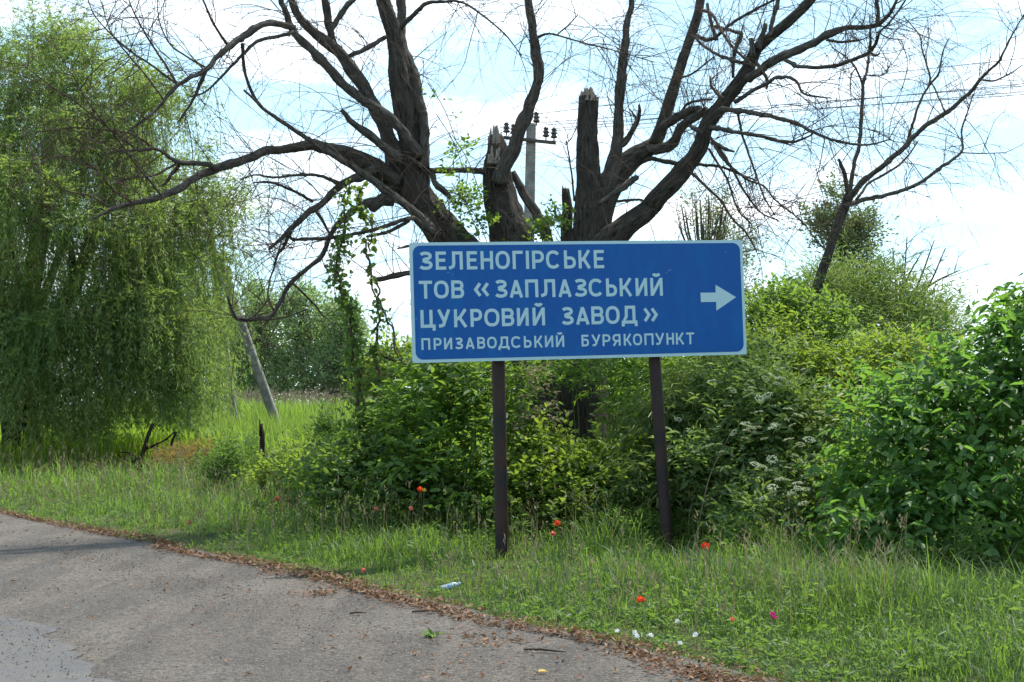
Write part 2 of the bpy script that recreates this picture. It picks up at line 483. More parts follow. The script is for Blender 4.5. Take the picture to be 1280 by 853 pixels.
n_f = k.noise(v, 60, 6, .7); n_m = k.noise(v, 7, 5); n_l = k.noise(v, .7, 4)
c = k.mix(k.ramp(n_m, [(.3, (0, 0, 0)), (.7, (1, 1, 1))]), (.108, .090, .079), (.175, .147, .128))
c = k.mix(k.ramp(tracks, [(.42, (0, 0, 0)), (.56, (.8,) * 3)]), c, (.076, .066, .062))
c = k.mix(k.ramp(n_l, [(.48, (0, 0, 0)), (.68, (.8,) * 3)]), c, (.172, .150, .134))
c = k.mix(k.ramp(k.noise(v, 22, 6, .75), [(.40, (.85,) * 3), (.52, (0,) * 3)]), c, (.058, .055, .056))
c = k.mix(k.ramp(n_f, [(.40, (1,) * 3), (.47, (0,) * 3)]), c, (.032, .029, .029))
c = k.mix(k.ramp(k.noise(v, 38, 4, .7), [(.57, (0,) * 3), (.63, (.8,) * 3)]), c, (.20, .178, .16))
c = k.mix(k.ramp(k.noise(v, 80, 3), [(.60, (0,) * 3), (.68, (1,) * 3)]), c, (.25, .22, .195))
p = k.n('ShaderNodeBsdfPrincipled', {'Roughness': .93, 'Specular IOR Level': .25}); k.l(c, p.inputs['Base Color'])
k.l(k.bump(k.n('ShaderNodeMath', {0: n_f, 1: k.noise(v, 24, 5, .7)}, operation='ADD').outputs[0], 1.0, .02), p.inputs['Normal']); k.out(p.outputs[0]); M['gravel'] = m
m, t = new_mat('asphalt'); k = NT(t)
v = k.n('ShaderNodeTexCoord').outputs['Object']
vor = k.n('ShaderNodeTexVoronoi', {'Vector': v, 'Scale': 130.0}).outputs['Distance']
n_m = k.noise(v, 2.2, 6, .6, .5); n_l = k.noise(v, .5, 3)
c = k.mix(k.ramp(n_l, [(.35, (0, 0, 0)), (.65, (1, 1, 1))]), (.090, .088, .094), (.114, .110, .114))
c = k.mix(k.ramp(n_m, [(.46, (0, 0, 0)), (.60, (.85,) * 3)]), c, (.118, .107, .102))
c = k.mix(k.ramp(k.noise(v, 26, 6, .75), [(.36, (.8,) * 3), (.48, (0,) * 3)]), c, (.048, .046, .048))
c = k.mix(k.ramp(vor, [(.25, (0,) * 3), (.6, (.45,) * 3)]), c, (.045, .045, .048))
st_ = k.n('ShaderNodeMapping', {'Vector': v}); st_.inputs['Scale'].default_value = (5, 15, 1)
c = k.mix(k.ramp(k.noise(st_.outputs[0], 1.2, 5, .65, .6), [(.32, (.95,) * 3), (.38, (0,) * 3)]), c, (.026, .025, .026))
c = k.mix(k.ramp(k.noise(v, 70, 2), [(.66, (0,) * 3), (.72, (1,) * 3)]), c, (.20, .18, .165))
p = k.n('ShaderNodeBsdfPrincipled', {'Roughness': .85, 'Specular IOR Level': .35}); k.l(c, p.inputs['Base Color'])
k.l(k.bump(vor, .6, .004), p.inputs['Normal']); k.out(p.outputs[0]); M['asphalt'] = m
tag(MB().add(sv, sf).build('gravel_shoulder', M['gravel']), kind='structure')
tag(MB().add(av, af).build('road', M['asphalt']), kind='structure')

# loose stones on the shoulder and the asphalt edge
oct_v = np.array([[1, 0, 0], [-1, 0, 0], [0, 1, 0], [0, -1, 0], [0, 0, 1], [0, 0, -1]], float)
oct_f = np.array([[0, 2, 4], [2, 1, 4], [1, 3, 4], [3, 0, 4], [2, 0, 5], [1, 2, 5], [3, 1, 5], [0, 3, 5]])
def stones(n, offlo, offhi, ylo, yhi, smin, smax, name, mat, g):
    y = ylo + (yhi - ylo) * g.uniform(size=n) ** 1.5
    off = g.uniform(offlo, offhi, n)
    keep = vnoise(off * 1.3 + 5, y * .35) + g.normal(0, .15, n) > .42
    y, off = y[keep], off[keep]; n = len(y)
    P = np.stack([edge_x(y), y], 1) + ROADN * off[:, None]
    s = smin * (smax / smin) ** (g.uniform(size=n) ** 3.2)
    V = oct_v[None] * (1 + g.uniform(-.35, .35, (n, 6, 1)))
    a = g.uniform(0, 6.28, n); cs, sn = np.cos(a)[:, None], np.sin(a)[:, None]
    V = np.stack([V[..., 0] * cs - V[..., 1] * sn * .8, V[..., 0] * sn + V[..., 1] * cs * .8, V[..., 2] * .6], -1) * s[:, None, None]
    V[..., 0] += P[:, 0, None]; V[..., 1] += P[:, 1, None]; V[..., 2] += (.018 + s * .3)[:, None]
    b = MB().add(V.reshape(-1, 3), (np.arange(n)[:, None, None] * 6 + oct_f[None]).reshape(-1, 3), np.repeat(g.uniform(size=n), 6))
    return tag(b.build(name, mat, smooth=False), kind='stuff')
m, t = new_mat('stone'); k = NT(t)
c = k.ramp(k.n('ShaderNodeAttribute', attribute_name='tint').outputs['Fac'], [(0, (.045, .042, .042)), (.6, (.10, .090, .084)), (.86, (.17, .145, .125)), (.94, (.26, .17, .10)), (1, (.32, .28, .23))])
p = k.n('ShaderNodeBsdfPrincipled', {'Roughness': .9, 'Specular IOR Level': .25}); k.l(c, p.inputs['Base Color']); k.out(p.outputs[0]); M['stone'] = m
tag(stones(32000, .05, 3.6, 7.0, 22, .0020, .0095, 'loose_gravel', M['stone'], np.random.default_rng(11)), 'loose grey pebbles scattered over the roadside shoulder', 'gravel')
tag(stones(18000, .85, 1.6, 7.0, 20, .0022, .009, 'gravel_ridge', M['stone'], np.random.default_rng(13)), 'band of darker loose gravel thrown up along the shoulder', 'gravel')
tag(stones(9000, 2.4, 3.4, 6.8, 16, .0022, .009, 'edge_gravel', M['stone'], np.random.default_rng(14)), 'loose gravel strewn over the crumbling asphalt edge', 'gravel')
tag(stones(7000, 2.6, 6.0, 6.5, 18, .0020, .007, 'grit', M['stone'], np.random.default_rng(12)), 'fine dark grit lying on the worn asphalt', 'grit')

# dead leaves drifted along the road edge
g = np.random.default_rng(21)
n = 8200
y = 7 + 16 * g.uniform(size=n) ** 1.4
off = g.normal(.02, .065, n) * (.5 + 1.2 * vnoise(y * 2.3, y * 0 + 7)) + .34 * (vnoise(y * .9, y * 0 + 2.2) - .42)
far = g.uniform(size=n) < .07
off = np.where(far, g.uniform(.2, 2.4, n), off)
keep = vnoise(y * .8 + 3, off * 2 + 8) + g.normal(0, .25, n) > .3
y, off = y[keep], off[keep]; n = len(y)
P = np.stack([edge_x(y) + ROADN[0] * (off + .05), y + ROADN[1] * (off + .05)], 1)
P = np.concatenate([P, (np.where(off < .0, .035, .016) + g.uniform(0, .025, n))[:, None]], 1)
D = np.stack([g.normal(size=n), g.normal(size=n), g.normal(0, .25, n)], 1)
N = np.stack([g.normal(0, .4, n), g.normal(0, .4, n), np.ones(n)], 1)
b = MB(); leaves(b, P, D, N, g.uniform(.025, .065, n), g.uniform(.012, .03, n), g.beta(1.4, 1.6, n), 'diamond', .3, g.uniform(-.3, .3, n)[:, None])
tag(b.build('leaf_litter', M['dryleaf']), 'drift of brown dead leaves along the edge of the verge', 'leaf litter', kind='stuff')

# twigs and single leaves lying on the shoulder
for (x0, y0, x1, y1, lab) in ((437, 767, 458, 766, 'short dark stick lying alone on the gravel'), (515, 765, 556, 764, 'thin stick lying against the dead leaves at the verge'), (655, 812, 708, 815, 'long thin dry stick on the gravel below the grey plant tuft')):
    a, c_ = gnd(x0, y0, .022), gnd(x1, y1, .022)
    pts = np.array([a, a * .6 + c_ * .4 + [.0, .015, .004], a * .25 + c_ * .75 + [0, -.01, .003], c_])
    b = MB(); tube(b, pts, [.007, .008, .006, .003], 6)
    tag(b.build('stick', M['twig']), lab, 'stick', 'sticks on the roadside')
g = np.random.default_rng(5)
a = gnd(672, 840, .02)
b = MB(); leaves(b, np.array([a]), np.array([[1., .3, .1]]), np.array([[.1, -.2, 1]]), .06, .035, .3, 'hex', .2, .15)
tag(b.build('fallen_leaf', M['yellow']), 'single yellow fallen leaf on the gravel at bottom centre', 'leaf')
for (px, py, w, lab) in ((620, 800, .16, 'clump of brown dead leaves lying out on the gravel'), (395, 742, .10, 'small scrap of tan dead leaves on the road left of centre')):
    c_ = gnd(px, py, .02); n = 60
    P = c_ + g.normal(size=(n, 3)) * [w, w, .008]; P[:, 2] = .02 + g.uniform(0, .02, n)
    b = MB(); leaves(b, P, g.normal(size=(n, 3)) * [1, 1, .3], np.array([0, 0, 1.]) + g.normal(0, .4, (n, 3)), .05, .022, g.uniform(size=n), 'diamond')
    tag(b.build('dead_leaf_clump', M['dryleaf']), lab, 'dead leaves', kind='stuff')
# green sprig growing out of the gravel
c_ = gnd(540, 797, .012)
b = MB(); n = 26
a = g.uniform(0, 6.28, n)
leaves(b, np.repeat(c_[None], n, 0) + g.normal(0, .02, (n, 3)) * [1, 1, 0], np.stack([np.cos(a), np.sin(a), g.uniform(.3, 1.2, n)], 1), np.array([[0, 0, 1.]]) + g.normal(0, .2, (n, 3)), g.uniform(.04, .09, n), .02, g.uniform(0, .6, n))
r = thing('seedling_weed', c_, 'tiny green weed sprouting alone out of the gravel', 'weed'); b.build('foliage', M['weed'], r)
# ================================================================== THE ROAD SIGN
CPX = [(511.5, 303.5), (928.2, 300.0), (933.2, 443.3), (516.2, 454.0)]     # TL TR BR BL in the photograph
YL = 13.55; YR = YL * 1.052
P3 = [at(*CPX[0], YL), at(*CPX[1], YR), at(*CPX[2], YR), at(*CPX[3], YL)]
sx = nrm((P3[1] - P3[0]) + (P3[2] - P3[3])); upv = (P3[0] - P3[3]) + (P3[1] - P3[2])
sy = nrm(upv - sx * np.dot(upv, sx)); sn = np.cross(sx, sy)                # sn points at the camera
SW = (np.linalg.norm(P3[1] - P3[0]) + np.linalg.norm(P3[2] - P3[3])) / 2
SH = (np.linalg.norm(P3[0] - P3[3]) + np.linalg.norm(P3[1] - P3[2])) / 2
SO = (P3[0] + P3[1] + P3[2] + P3[3]) / 4
def px2uv(px, py):                                                         # pixel -> metres on the panel face
    d = ray(px, py); c_ = np.array([0, 0, CAMZ])
    t_ = np.dot(SO - c_, sn) / np.dot(d, sn)
    q = c_ + d * t_ - SO
    return np.array([np.dot(q, sx), np.dot(q, sy)])
def S3(u, v, n=0.0):
    return SO + sx * u + sy * v + sn * n
post_x = []
base = gnd(733, 690, 0)
sign = thing('direction_sign', base, 'large blue road sign with white Cyrillic lettering and arrow on two brown posts', 'road sign')

def sign_mat(name, c, rough, dirt):
    m, t = new_mat(name); k = NT(t)
    v = k.n('ShaderNodeTexCoord').outputs['Object']
    st = k.n('ShaderNodeMapping', {'Vector': v}); st.inputs['Scale'].default_value = (3, 3, .9)
    n1 = k.noise(st.outputs[0], 2.2, 6, .65, .4); n2 = k.noise(v, 25, 4)
    col = k.mix(k.ramp(n1, [(.45, (0,) * 3), (.75, (.55,) * 3)]), c, dirt)
    col = k.mix(k.ramp(n2, [(.55, (0,) * 3), (.8, (.25,) * 3)]), col, tuple(x * .8 for x in c))
    p = k.n('ShaderNodeBsdfPrincipled', {'Roughness': rough, 'Specular IOR Level': .22}); k.l(col, p.inputs['Base Color'])
    k.l(k.mix(k.ramp(n1, [(.4, (0,) * 3), (.7, (1,) * 3)]), (rough,) * 3, (min(1, rough + .25),) * 3), p.inputs['Roughness'])
    k.l(k.bump(k.noise(v, 1.6, 2), .15, .02), p.inputs['Normal'])
    k.out(p.outputs[0]); return m
M['sign_blue'] = sign_mat('sign_blue', (.001, .070, .285), .42, (.010, .130, .36))
M['sign_white'] = sign_mat('sign_white', (.36, .52, .58), .45, (.31, .45, .50))
M['scuff'] = plain_mat('bleached_film', (.10, .22, .42), (.16, .30, .48), 30, .6, .3)
M['sign_back'] = plain_mat('galvanised', (.30, .31, .32), (.42, .43, .44), 6, .5, .5, 0, .7)
M['post'] = plain_mat('rust_brown_paint', (.014, .012, .013), (.036, .017, .013), 3.2, .65, .3, .5)

def rrect(w, h, r, n=6):
    pts = []
    for cx, cy, a0 in ((w / 2 - r, h / 2 - r, 0), (-w / 2 + r, h / 2 - r, 90), (-w / 2 + r, -h / 2 + r, 180), (w / 2 - r, -h / 2 + r, 270)):
        for q in range(n + 1):
            a = R(a0 + 90 * q / n); pts.append((cx + r * math.cos(a), cy + r * math.sin(a)))
    return np.array(pts)
def slab(mb, outline, n0, n1, tint=.5):
    k_ = len(outline)
    V = [S3(u, v, n1) for u, v in outline] + [S3(u, v, n0) for u, v in outline]
    j = np.arange(k_); side = np.stack([j, k_ + j, k_ + (j + 1) % k_, (j + 1) % k_], 1)
    mb.add(np.array(V), [np.arange(k_)[None], (k_ + np.arange(k_))[None, ::-1], side], tint)
b = MB(); slab(b, rrect(SW, SH, .02), -.030, 0); panel = b.build('panel', M['sign_white'], sign, smooth=False)
bw = .030
b = MB(); slab(b, rrect(SW - 2 * bw, SH - 2 * bw, .075, 10), .0004, .0024); b.build('blue_field', M['sign_blue'], panel, smooth=False)
# stiffening rails behind the panel and the fold of its rim
for v_ in (-.40, .0, .40):
    b = MB(); c_ = S3(0, v_ * SH, -.047); box(b, c_, (SW / 2 - .06, .016, .025), np.stack([sx, -sn, sy], 1), .003); b.build('rail', M['sign_back'], sign, smooth=False)

# --- lettering, stroked by hand
def offs(pts, hw, closed=False):
    p_ = np.asarray(pts, float); n = len(p_)
    if closed:
        t_ = nrm(np.roll(p_, -1, 0) - np.roll(p_, 1, 0)); s = np.stack([-t_[:, 1], t_[:, 0]], 1) * hw
        return p_ + s, p_ - s
    d = nrm(np.diff(p_, axis=0)); nn = np.stack([-d[:, 1], d[:, 0]], 1)
    s = np.zeros_like(p_); s[0] = nn[0] * hw; s[-1] = nn[-1] * hw
    for q in range(1, n - 1):
        m_ = nrm(nn[q - 1] + nn[q]); s[q] = m_ * hw / max(.35, float(np.dot(m_, nn[q])))
    return p_ + s, p_ - s
def arc(cx, cy, rx, ry, a0, a1, n=14, e=2.5):
    a = np.radians(np.linspace(a0, a1, n)); c_, s_ = np.cos(a), np.sin(a)
    return [(cx + rx * np.sign(x) * abs(x) ** (2 / e), cy + ry * np.sign(y_) * abs(y_) ** (2 / e)) for x, y_ in zip(c_, s_)]
def glyph(ch, w, h, s):
    x0, x1, y0, y1 = s / 2, w - s / 2, s / 2, h - s / 2
    cx, my = w / 2, h * .52
    V = lambda x, a=0, b_=None: [(x, a), (x, h if b_ is None else b_)]
    H = lambda y_, a=0, b_=None: [(a, y_), (w if b_ is None else b_, y_)]
    bowl = lambda ya, yb, xr: [(s * .5, ya)] + arc(xr - (ya - yb) * .5, (ya + yb) / 2, (ya - yb) * .5, (ya - yb) / 2, 90, -90, 10, 2.3) + [(s * .5, yb)]
    Z = lambda: [arc(cx - s * .1, h * .755, cx - s * .6, h * .245 - s / 2, 155, -90, 14, 2.2) + [(cx - s * .9, my - .004 * h)], [(cx - s * .9, my - .004 * h)] + arc(cx - s * .1, h * .265, x1 - cx + s * .1, h * .265 - s / 2, 90, -155, 14, 2.2)]
    K = [V(x0), [(x0, h * .40), (w * .45, h * .56), (w - s * .62, h)], [(w * .38, h * .56), (w - s * .55, 0)]]
    I = [V(x0), V(x1), [(x0 + s * .1, s * .35), (x1 - s * .1, h - s * .35)]]
    if ch == 'О': return [('c', arc(cx, h / 2, cx - s / 2, h / 2 - s / 2, 0, 345, 24, 2.4))]
    if ch == 'С': return [arc(cx, h / 2, cx - s / 2, h / 2 - s / 2, 38, 322, 22, 2.4)]
    if ch == 'З': return Z()
    if ch == 'Е': return [V(x0), H(y1, s), H(my, s, w * .92), H(y0, s)]
    if ch == 'Л': return [V(x1), [(w * .24, y1), (w - s, y1)], [(w * .24 + s / 2, h), (w * .24 + s / 2, h * .34)] + [(w * .24 + s * .3, h * .18), (w * .15, y0 + .03 * h), (0, y0)]]
    if ch == 'Н': return [V(x0), V(x1), H(my, s, w - s)]
    if ch == 'Г': return [V(x0), H(y1, s)]
    if ch == 'І': return [V(w / 2)]
    if ch == 'Р': return [V(x0), bowl(y1, h * .42, x1)]
    if ch == 'Ь': return [V(x0), bowl(h * .58, y0, x1)]
    if ch == 'Б': return [V(x0), H(y1, s, w * .93), bowl(h * .58, y0, x1)]
    if ch == 'В': return [V(x0), bowl(y1, my, x1 - s * .15), bowl(my, y0, x1)]
    if ch == 'К': return K
    if ch == 'Т': return [V(w / 2, 0, h - s), H(y1)]
    if ch == 'А': return [[(s * .5, 0), (cx, h - s * .2)], [(w - s * .5, 0), (cx, h - s * .2)], H(h * .27, w * .24, w * .76)]
    if ch == 'П': return [V(x0), V(x1), H(y1, s, w - s)]
    if ch == 'И': return I
    if ch == 'Й': return I + [arc(cx, h * 1.26, w * .24, h * .12, 190, 350, 9, 2)]
    if ch == 'Ц': w2 = w - s * .8; return [V(x0), V(w2 - s / 2), H(y0, s, w2 - s), [(w - s * .42, s), (w - s * .42, -h * .17)], [(w2 - s, y0), (w, y0)]]
    if ch == 'У': return [[(s * .5, h), (w * .53, h * .34)], [(w - s * .5, h), (w * .46, h * .14), (w * .36, y0 + .01 * h), (w * .12, y0)]]
    if ch == 'Д': return [[(w * .27, y1), (w * .85, y1)], V(w * .83 - s * .2, s), [(w * .31, h), (w * .30, h * .4), (w * .16, s)], H(y0), [(s * .45, 0), (s * .45, -h * .15)], [(w - s * .45, 0), (w - s * .45, -h * .15)]]
    if ch == 'Я': return [[(w - a, b_) for a, b_ in q] for q in [V(x0), bowl(y1, h * .42, x1), [(w * .50, h * .42), (w - s * .5, 0)]]]
    if ch in '«»':
        q = [[(w * .45, h * .82), (s * .7, h * .47), (w * .45, h * .12)], [(w * .97, h * .82), (w * .52 + s * .7, h * .47), (w * .97, h * .12)]]
        return q if ch == '«' else [[(w - a, b_) for a, b_ in r_] for r_ in q]
    return []
def letter(ch, pxa, pxb, pyt, pyb, slope, pm, sw):
    """box of the letter in photo pixels; the line's rows are given at column pm"""
    dyc = slope * ((pxa + pxb) / 2 - pm)
    a, c_ = px2uv(pxa, pyb + dyc), px2uv(pxb, pyb + dyc)
    t_ = px2uv(pxa, pyt + dyc)
    w, h = c_[0] - a[0], t_[1] - a[1]
    yb = (a[1] + c_[1]) / 2
    b_ = MB()
    for q, st in enumerate(glyph(ch, w, h, sw)):
        closed = isinstance(st, tuple)
        p_ = st[1] if closed else st
        l_, r_ = offs(p_, sw / 2, closed)
        n = len(l_); z_ = .0034 + q * .00035
        V = np.array([S3(a[0] + u, yb + v, z_) for u, v in np.concatenate([l_, r_])])
        j = np.arange(n if closed else n - 1); j2 = (j + 1) % n
        b_.add(V, np.stack([j, n + j, n + j2, j2], 1))
    b_.build('letter', M['sign_white'], panel, smooth=False)
LINES = [
 ('ЗЕЛЕНОГІРСЬКЕ', [523.9, 540.9, 544.8, 557.8, 561.2, 578.7, 583.7, 596.7, 601, 616.6, 619.6, 637.5, 641, 653.8, 657.8, 661.4, 665.4, 680.3, 682.7, 700.9, 705.3, 720, 723.4, 739, 742.5, 755.3], 313.8, 336.6, -.0095, 640, .0305),
 ('ТОВ«ЗАПЛАЗСЬКИЙ', [523.9, 540.5, 542.6, 561.2, 564.4, 580.3, 592, 610.6, 618.6, 634.5, 637, 654, 656.8, 673, 676.4, 694.3, 698, 714.6, 718, 734, 736, 754.3, 757.9, 771.4, 774.8, 790.7, 794.7, 809.3, 813.3, 828.6], 349.6, 372.0, -.0125, 660, .0305),
 ('ЦУКРОВИЙЗАВОД»', [525.9, 544.2, 546.8, 563.4, 567.8, 584.7, 588.3, 603, 605.6, 624.6, 627.5, 643, 646.5, 661, 666, 681.4, 701.9, 717.2, 720, 737, 739.5, 754.9, 757.3, 774.8, 777.2, 796.7, 805.7, 823.2], 385.0, 407.4, -.021, 660, .0305),
 ('ПРИЗАВОДСЬКИЙБУРЯКОПУНКТ', [526.9, 537.9, 542.2, 552.2, 555.2, 565.4, 568.8, 579, 582, 593.3, 596.7, 606.6, 609, 621, 623, 637, 639, 652, 655, 664.6, 668, 678.8, 681.3, 691.7, 695, 705.3, 727, 736.3, 739.3, 750.9, 753.3, 763.2, 765.8, 775.8, 779.8, 789.8, 791.3, 802.7, 805.7, 817, 819, 830.6, 833.2, 842.6, 845, 855.5, 858, 867.9], 419.6, 434.2, -.0215, 690, .0195),
]
for txt, xs, yt, yb, sl, pm, sw in LINES:
    for q, ch in enumerate(txt):
        letter(ch, xs[2 * q], xs[2 * q + 1], yt, yb, sl, pm, sw)
arr = np.array([px2uv(*q) for q in ((876, 377.9), (875.4, 366.1), (894.4, 366.0), (894.2, 356.2), (919.9, 371.7), (895.4, 388.6), (895.1, 377.6))])
b = MB(); V = np.array([S3(u, v, .0036) for u, v in arr])
b.add(V, [np.array([[0, 6, 2, 1]]), np.array([[3, 2, 6], [3, 6, 5], [3, 5, 4]])]); b.build('arrow', M['sign_white'], panel, smooth=False)
# small bleached scuffs on the face
gs = np.random.default_rng(17)
for (px, py, w, h) in ((837, 338, 5, 2), (833, 341, 2.5, 1.2), (907, 315.5, 3, 1.5), (560, 341, 5, 1.5), (566, 343, 3, 1.2), (598, 330, 3, 1), (520, 399, 3, 1.4)):
    c_ = px2uv(px, py); k_ = 1 / ppm(13.9); o = [(c_[0] + w * k_ / 2 * math.cos(a) * gs.uniform(.5, 1.2) + .004 * math.sin(a), c_[1] + h * k_ / 2 * math.sin(a) * gs.uniform(.5, 1.2) + .3 * h * k_ * math.cos(a)) for a in np.linspace(0, 5.7, 9)]
    b = MB(); b.add(np.array([S3(u, v, .0030) for u, v in o]), np.arange(9)[None]); b.build('scuff', M['scuff'], panel, smooth=False)
# posts: painted steel pipe behind the panel, standing in the ground
for (xt, yt, xb, yb, rad) in ((626.5, 452, 628.5, 693, .065), (823.5, 448, 837, 691, .060)):
    uvt = px2uv(xt, yt)
    top0 = S3(uvt[0], uvt[1], -.075 - rad)
    Yb = top0[1] + (.02 if xb < 700 else -.05)
    bot = at(xb, yb, Yb); bot[2] = -.25
    d_ = top0 - bot; top = top0 + nrm(d_) * (SH - .12)
    b = MB(); pp, rr_ = smooth_path([bot, (bot + top) / 2, top], [rad, rad, rad], .12)
    tube(b, pp, rr_, 20, .004); po = b.build('post', M['post'], sign)
    for v_ in (-.40, .40):
        b = MB(); q = top0 + nrm(d_) * (SH * (.5 + v_) - .03)
        tube(b, [q - sy * .02, q + sy * .02], [rad + .008] * 2, 20); b.build('clamp', M['sign_back'], po, smooth=False)
# ================================================================== THE BROKEN DEAD WILLOW (traced limb by limb)
YT = 18.2
def trace(pts, d0, d1, Y0=YT):
    """pts: (px, py, width px); depth runs from d0 to d1 metres off the trunk's distance"""
    n = len(pts); P, r_ = [], []
    for q, (x, y_, w) in enumerate(pts):
        f_ = q / max(1, n - 1)
        Y = Y0 + d0 + (d1 - d0) * f_
        P.append(at(x, y_, Y)); r_.append(w / 2 / ppm(Y))
    return np.array(P), np.array(r_)
dead = thing('dead_willow', (at(700, 560, YT)[0], YT, 0), 'huge bare willow with broken trunks rising behind the blue sign', 'tree')
g = np.random.default_rng(31)
paths = []
def limb(name, pts, d0, d1, sides=10, rough=.07, mat='bark_limb', root=dead, Y0=YT, twigs=1.0, store=None):
    P, r_ = trace(pts, d0, d1, Y0)
    pp, rr_ = smooth_path(P, r_, (.03 if sides > 40 else .045 if sides == 28 else max(.03, float(r_.mean()) * 1.3)))
    if sides < 50 and len(pp) > 4:
        k_ = g.normal(0, 1, (len(pp), 3)); k_ = (k_ + np.roll(k_, 1, 0) + np.roll(k_, 2, 0)) / 3
        k_[:2] = 0; k_[-1] = 0
        pp = pp + k_ * np.minimum(rr_[:, None] * .22, .008)
    if sides <= 40 and len(pp) > 8:
        for q in range(int(len(pp) * (.035 if sides == 28 else .12))):
            c_ = g.integers(3, len(pp) - 1); w_ = np.exp(-((np.arange(len(pp)) - c_) / (1.6 if sides == 28 else .8)) ** 2)
            rr_ = rr_ * (1 + w_ * g.uniform(.05, .28)); pp = pp + (w_ * rr_ * .25)[:, None] * rnd_unit(1, g)
    b = MB(); tube(b, pp, rr_, sides, rough, g=g)
    o = b.build(name, M[mat], root)
    (paths if store is None else store).append((pp, rr_, twigs))
    return o, pp, rr_
# trunk base hidden behind the sign and the bushes, five stems from it
limb('trunk', [(712, 640, 150), (708, 580, 120), (704, 520, 112), (700, 470, 118), (694, 430, 124)], 0, 0, 56, .045, 'bark_dead', twigs=0)
limb('stem', [(690, 470, 56), (650, 400, 56), (600, 335, 52), (562, 298, 42), (534, 264, 43), (519, 240, 43), (516, 205, 38), (514, 173, 33), (502, 110, 27), (494, 51, 22), (480, 5, 18), (466, -50, 14), (455, -110, 9)], 0, -.3, 56, .045, 'bark_dead', twigs=.5)
limb('stem', [(690, 480, 60), (662, 380, 58), (640, 300, 52), (627, 252, 42), (621, 217, 37), (622, 190, 28), (619, 170, 17)], 0, .1, 56, .045, 'bark_dead', twigs=.15)
limb('stem', [(710, 480, 64), (726, 380, 60), (737, 299, 44), (738, 272, 42), (736, 232, 32), (734, 181, 27), (736, 122, 25)], 0, .1, 56, .045, 'bark_dead', twigs=.1)
limb('stem', [(712, 470, 70), (735, 330, 60), (745, 272, 44), (759, 236, 36), (783, 205, 27), (810, 186, 22), (822, 171, 18), (841, 114, 13.5), (857, 65, 11.5), (873, 16, 11), (884, -40, 9), (900, -90, 5)], .1, .9, 56, .045, 'bark_dead', twigs=.5)
limb('stem', [(715, 480, 60), (735, 340, 42), (763, 298, 31), (810, 262, 25), (821, 248, 23), (851, 217, 20), (874, 185, 20), (884, 156, 19), (910, 122, 18), (933, 89, 17), (946, 62, 15), (965, 45, 13), (987, 26, 12), (1012, 2, 11), (1030, -25, 9), (1060, -70, 5)], 0, -1.1, 56, .045, 'bark_dead', twigs=.6)
limb('stem', [(706, 440, 26), (708, 300, 15), (709, 272, 14), (707, 236, 10)], .4, .4, 16, .09, 'bark_dead', twigs=.1)
# pale torn wood where trunks snapped off
def shards(px, py, w, h, Y, n, root=dead):
    b = MB(); rr_ = w / 2 / ppm(Y)
    for q in range(n):
        a_ = g.uniform(0, 6.28); rad = rr_ * math.sqrt(g.uniform(.02, .85)); hh = h / ppm(Y) * g.uniform(.15, 1.0) ** 1.4
        a = at(px, py + 5, Y) + [math.cos(a_) * rad, math.sin(a_) * rad, 0]; t_ = a + [g.normal(0, .012), g.normal(0, .012), hh + 5 / ppm(Y)]
        w0 = rr_ * g.uniform(.16, .38)
        tube(b, [a, a * .55 + t_ * .45, a * .15 + t_ * .85, t_], [w0, w0 * g.uniform(.7, 1), w0 * g.uniform(.3, .75), w0 * .08], 6, .2, g=g)
    b.build('torn_wood', M['torn_wood'], root, smooth=False)
shards(736, 123, 23, 15, YT + .1, 30); shards(619, 176, 16, 20, YT + .05, 20); shards(622, 168, 3, 27, YT + .1, 3); shards(707, 237, 8, 6, YT + .4, 6)
shards(616, 200, 16, 22, YT - .22, 16)
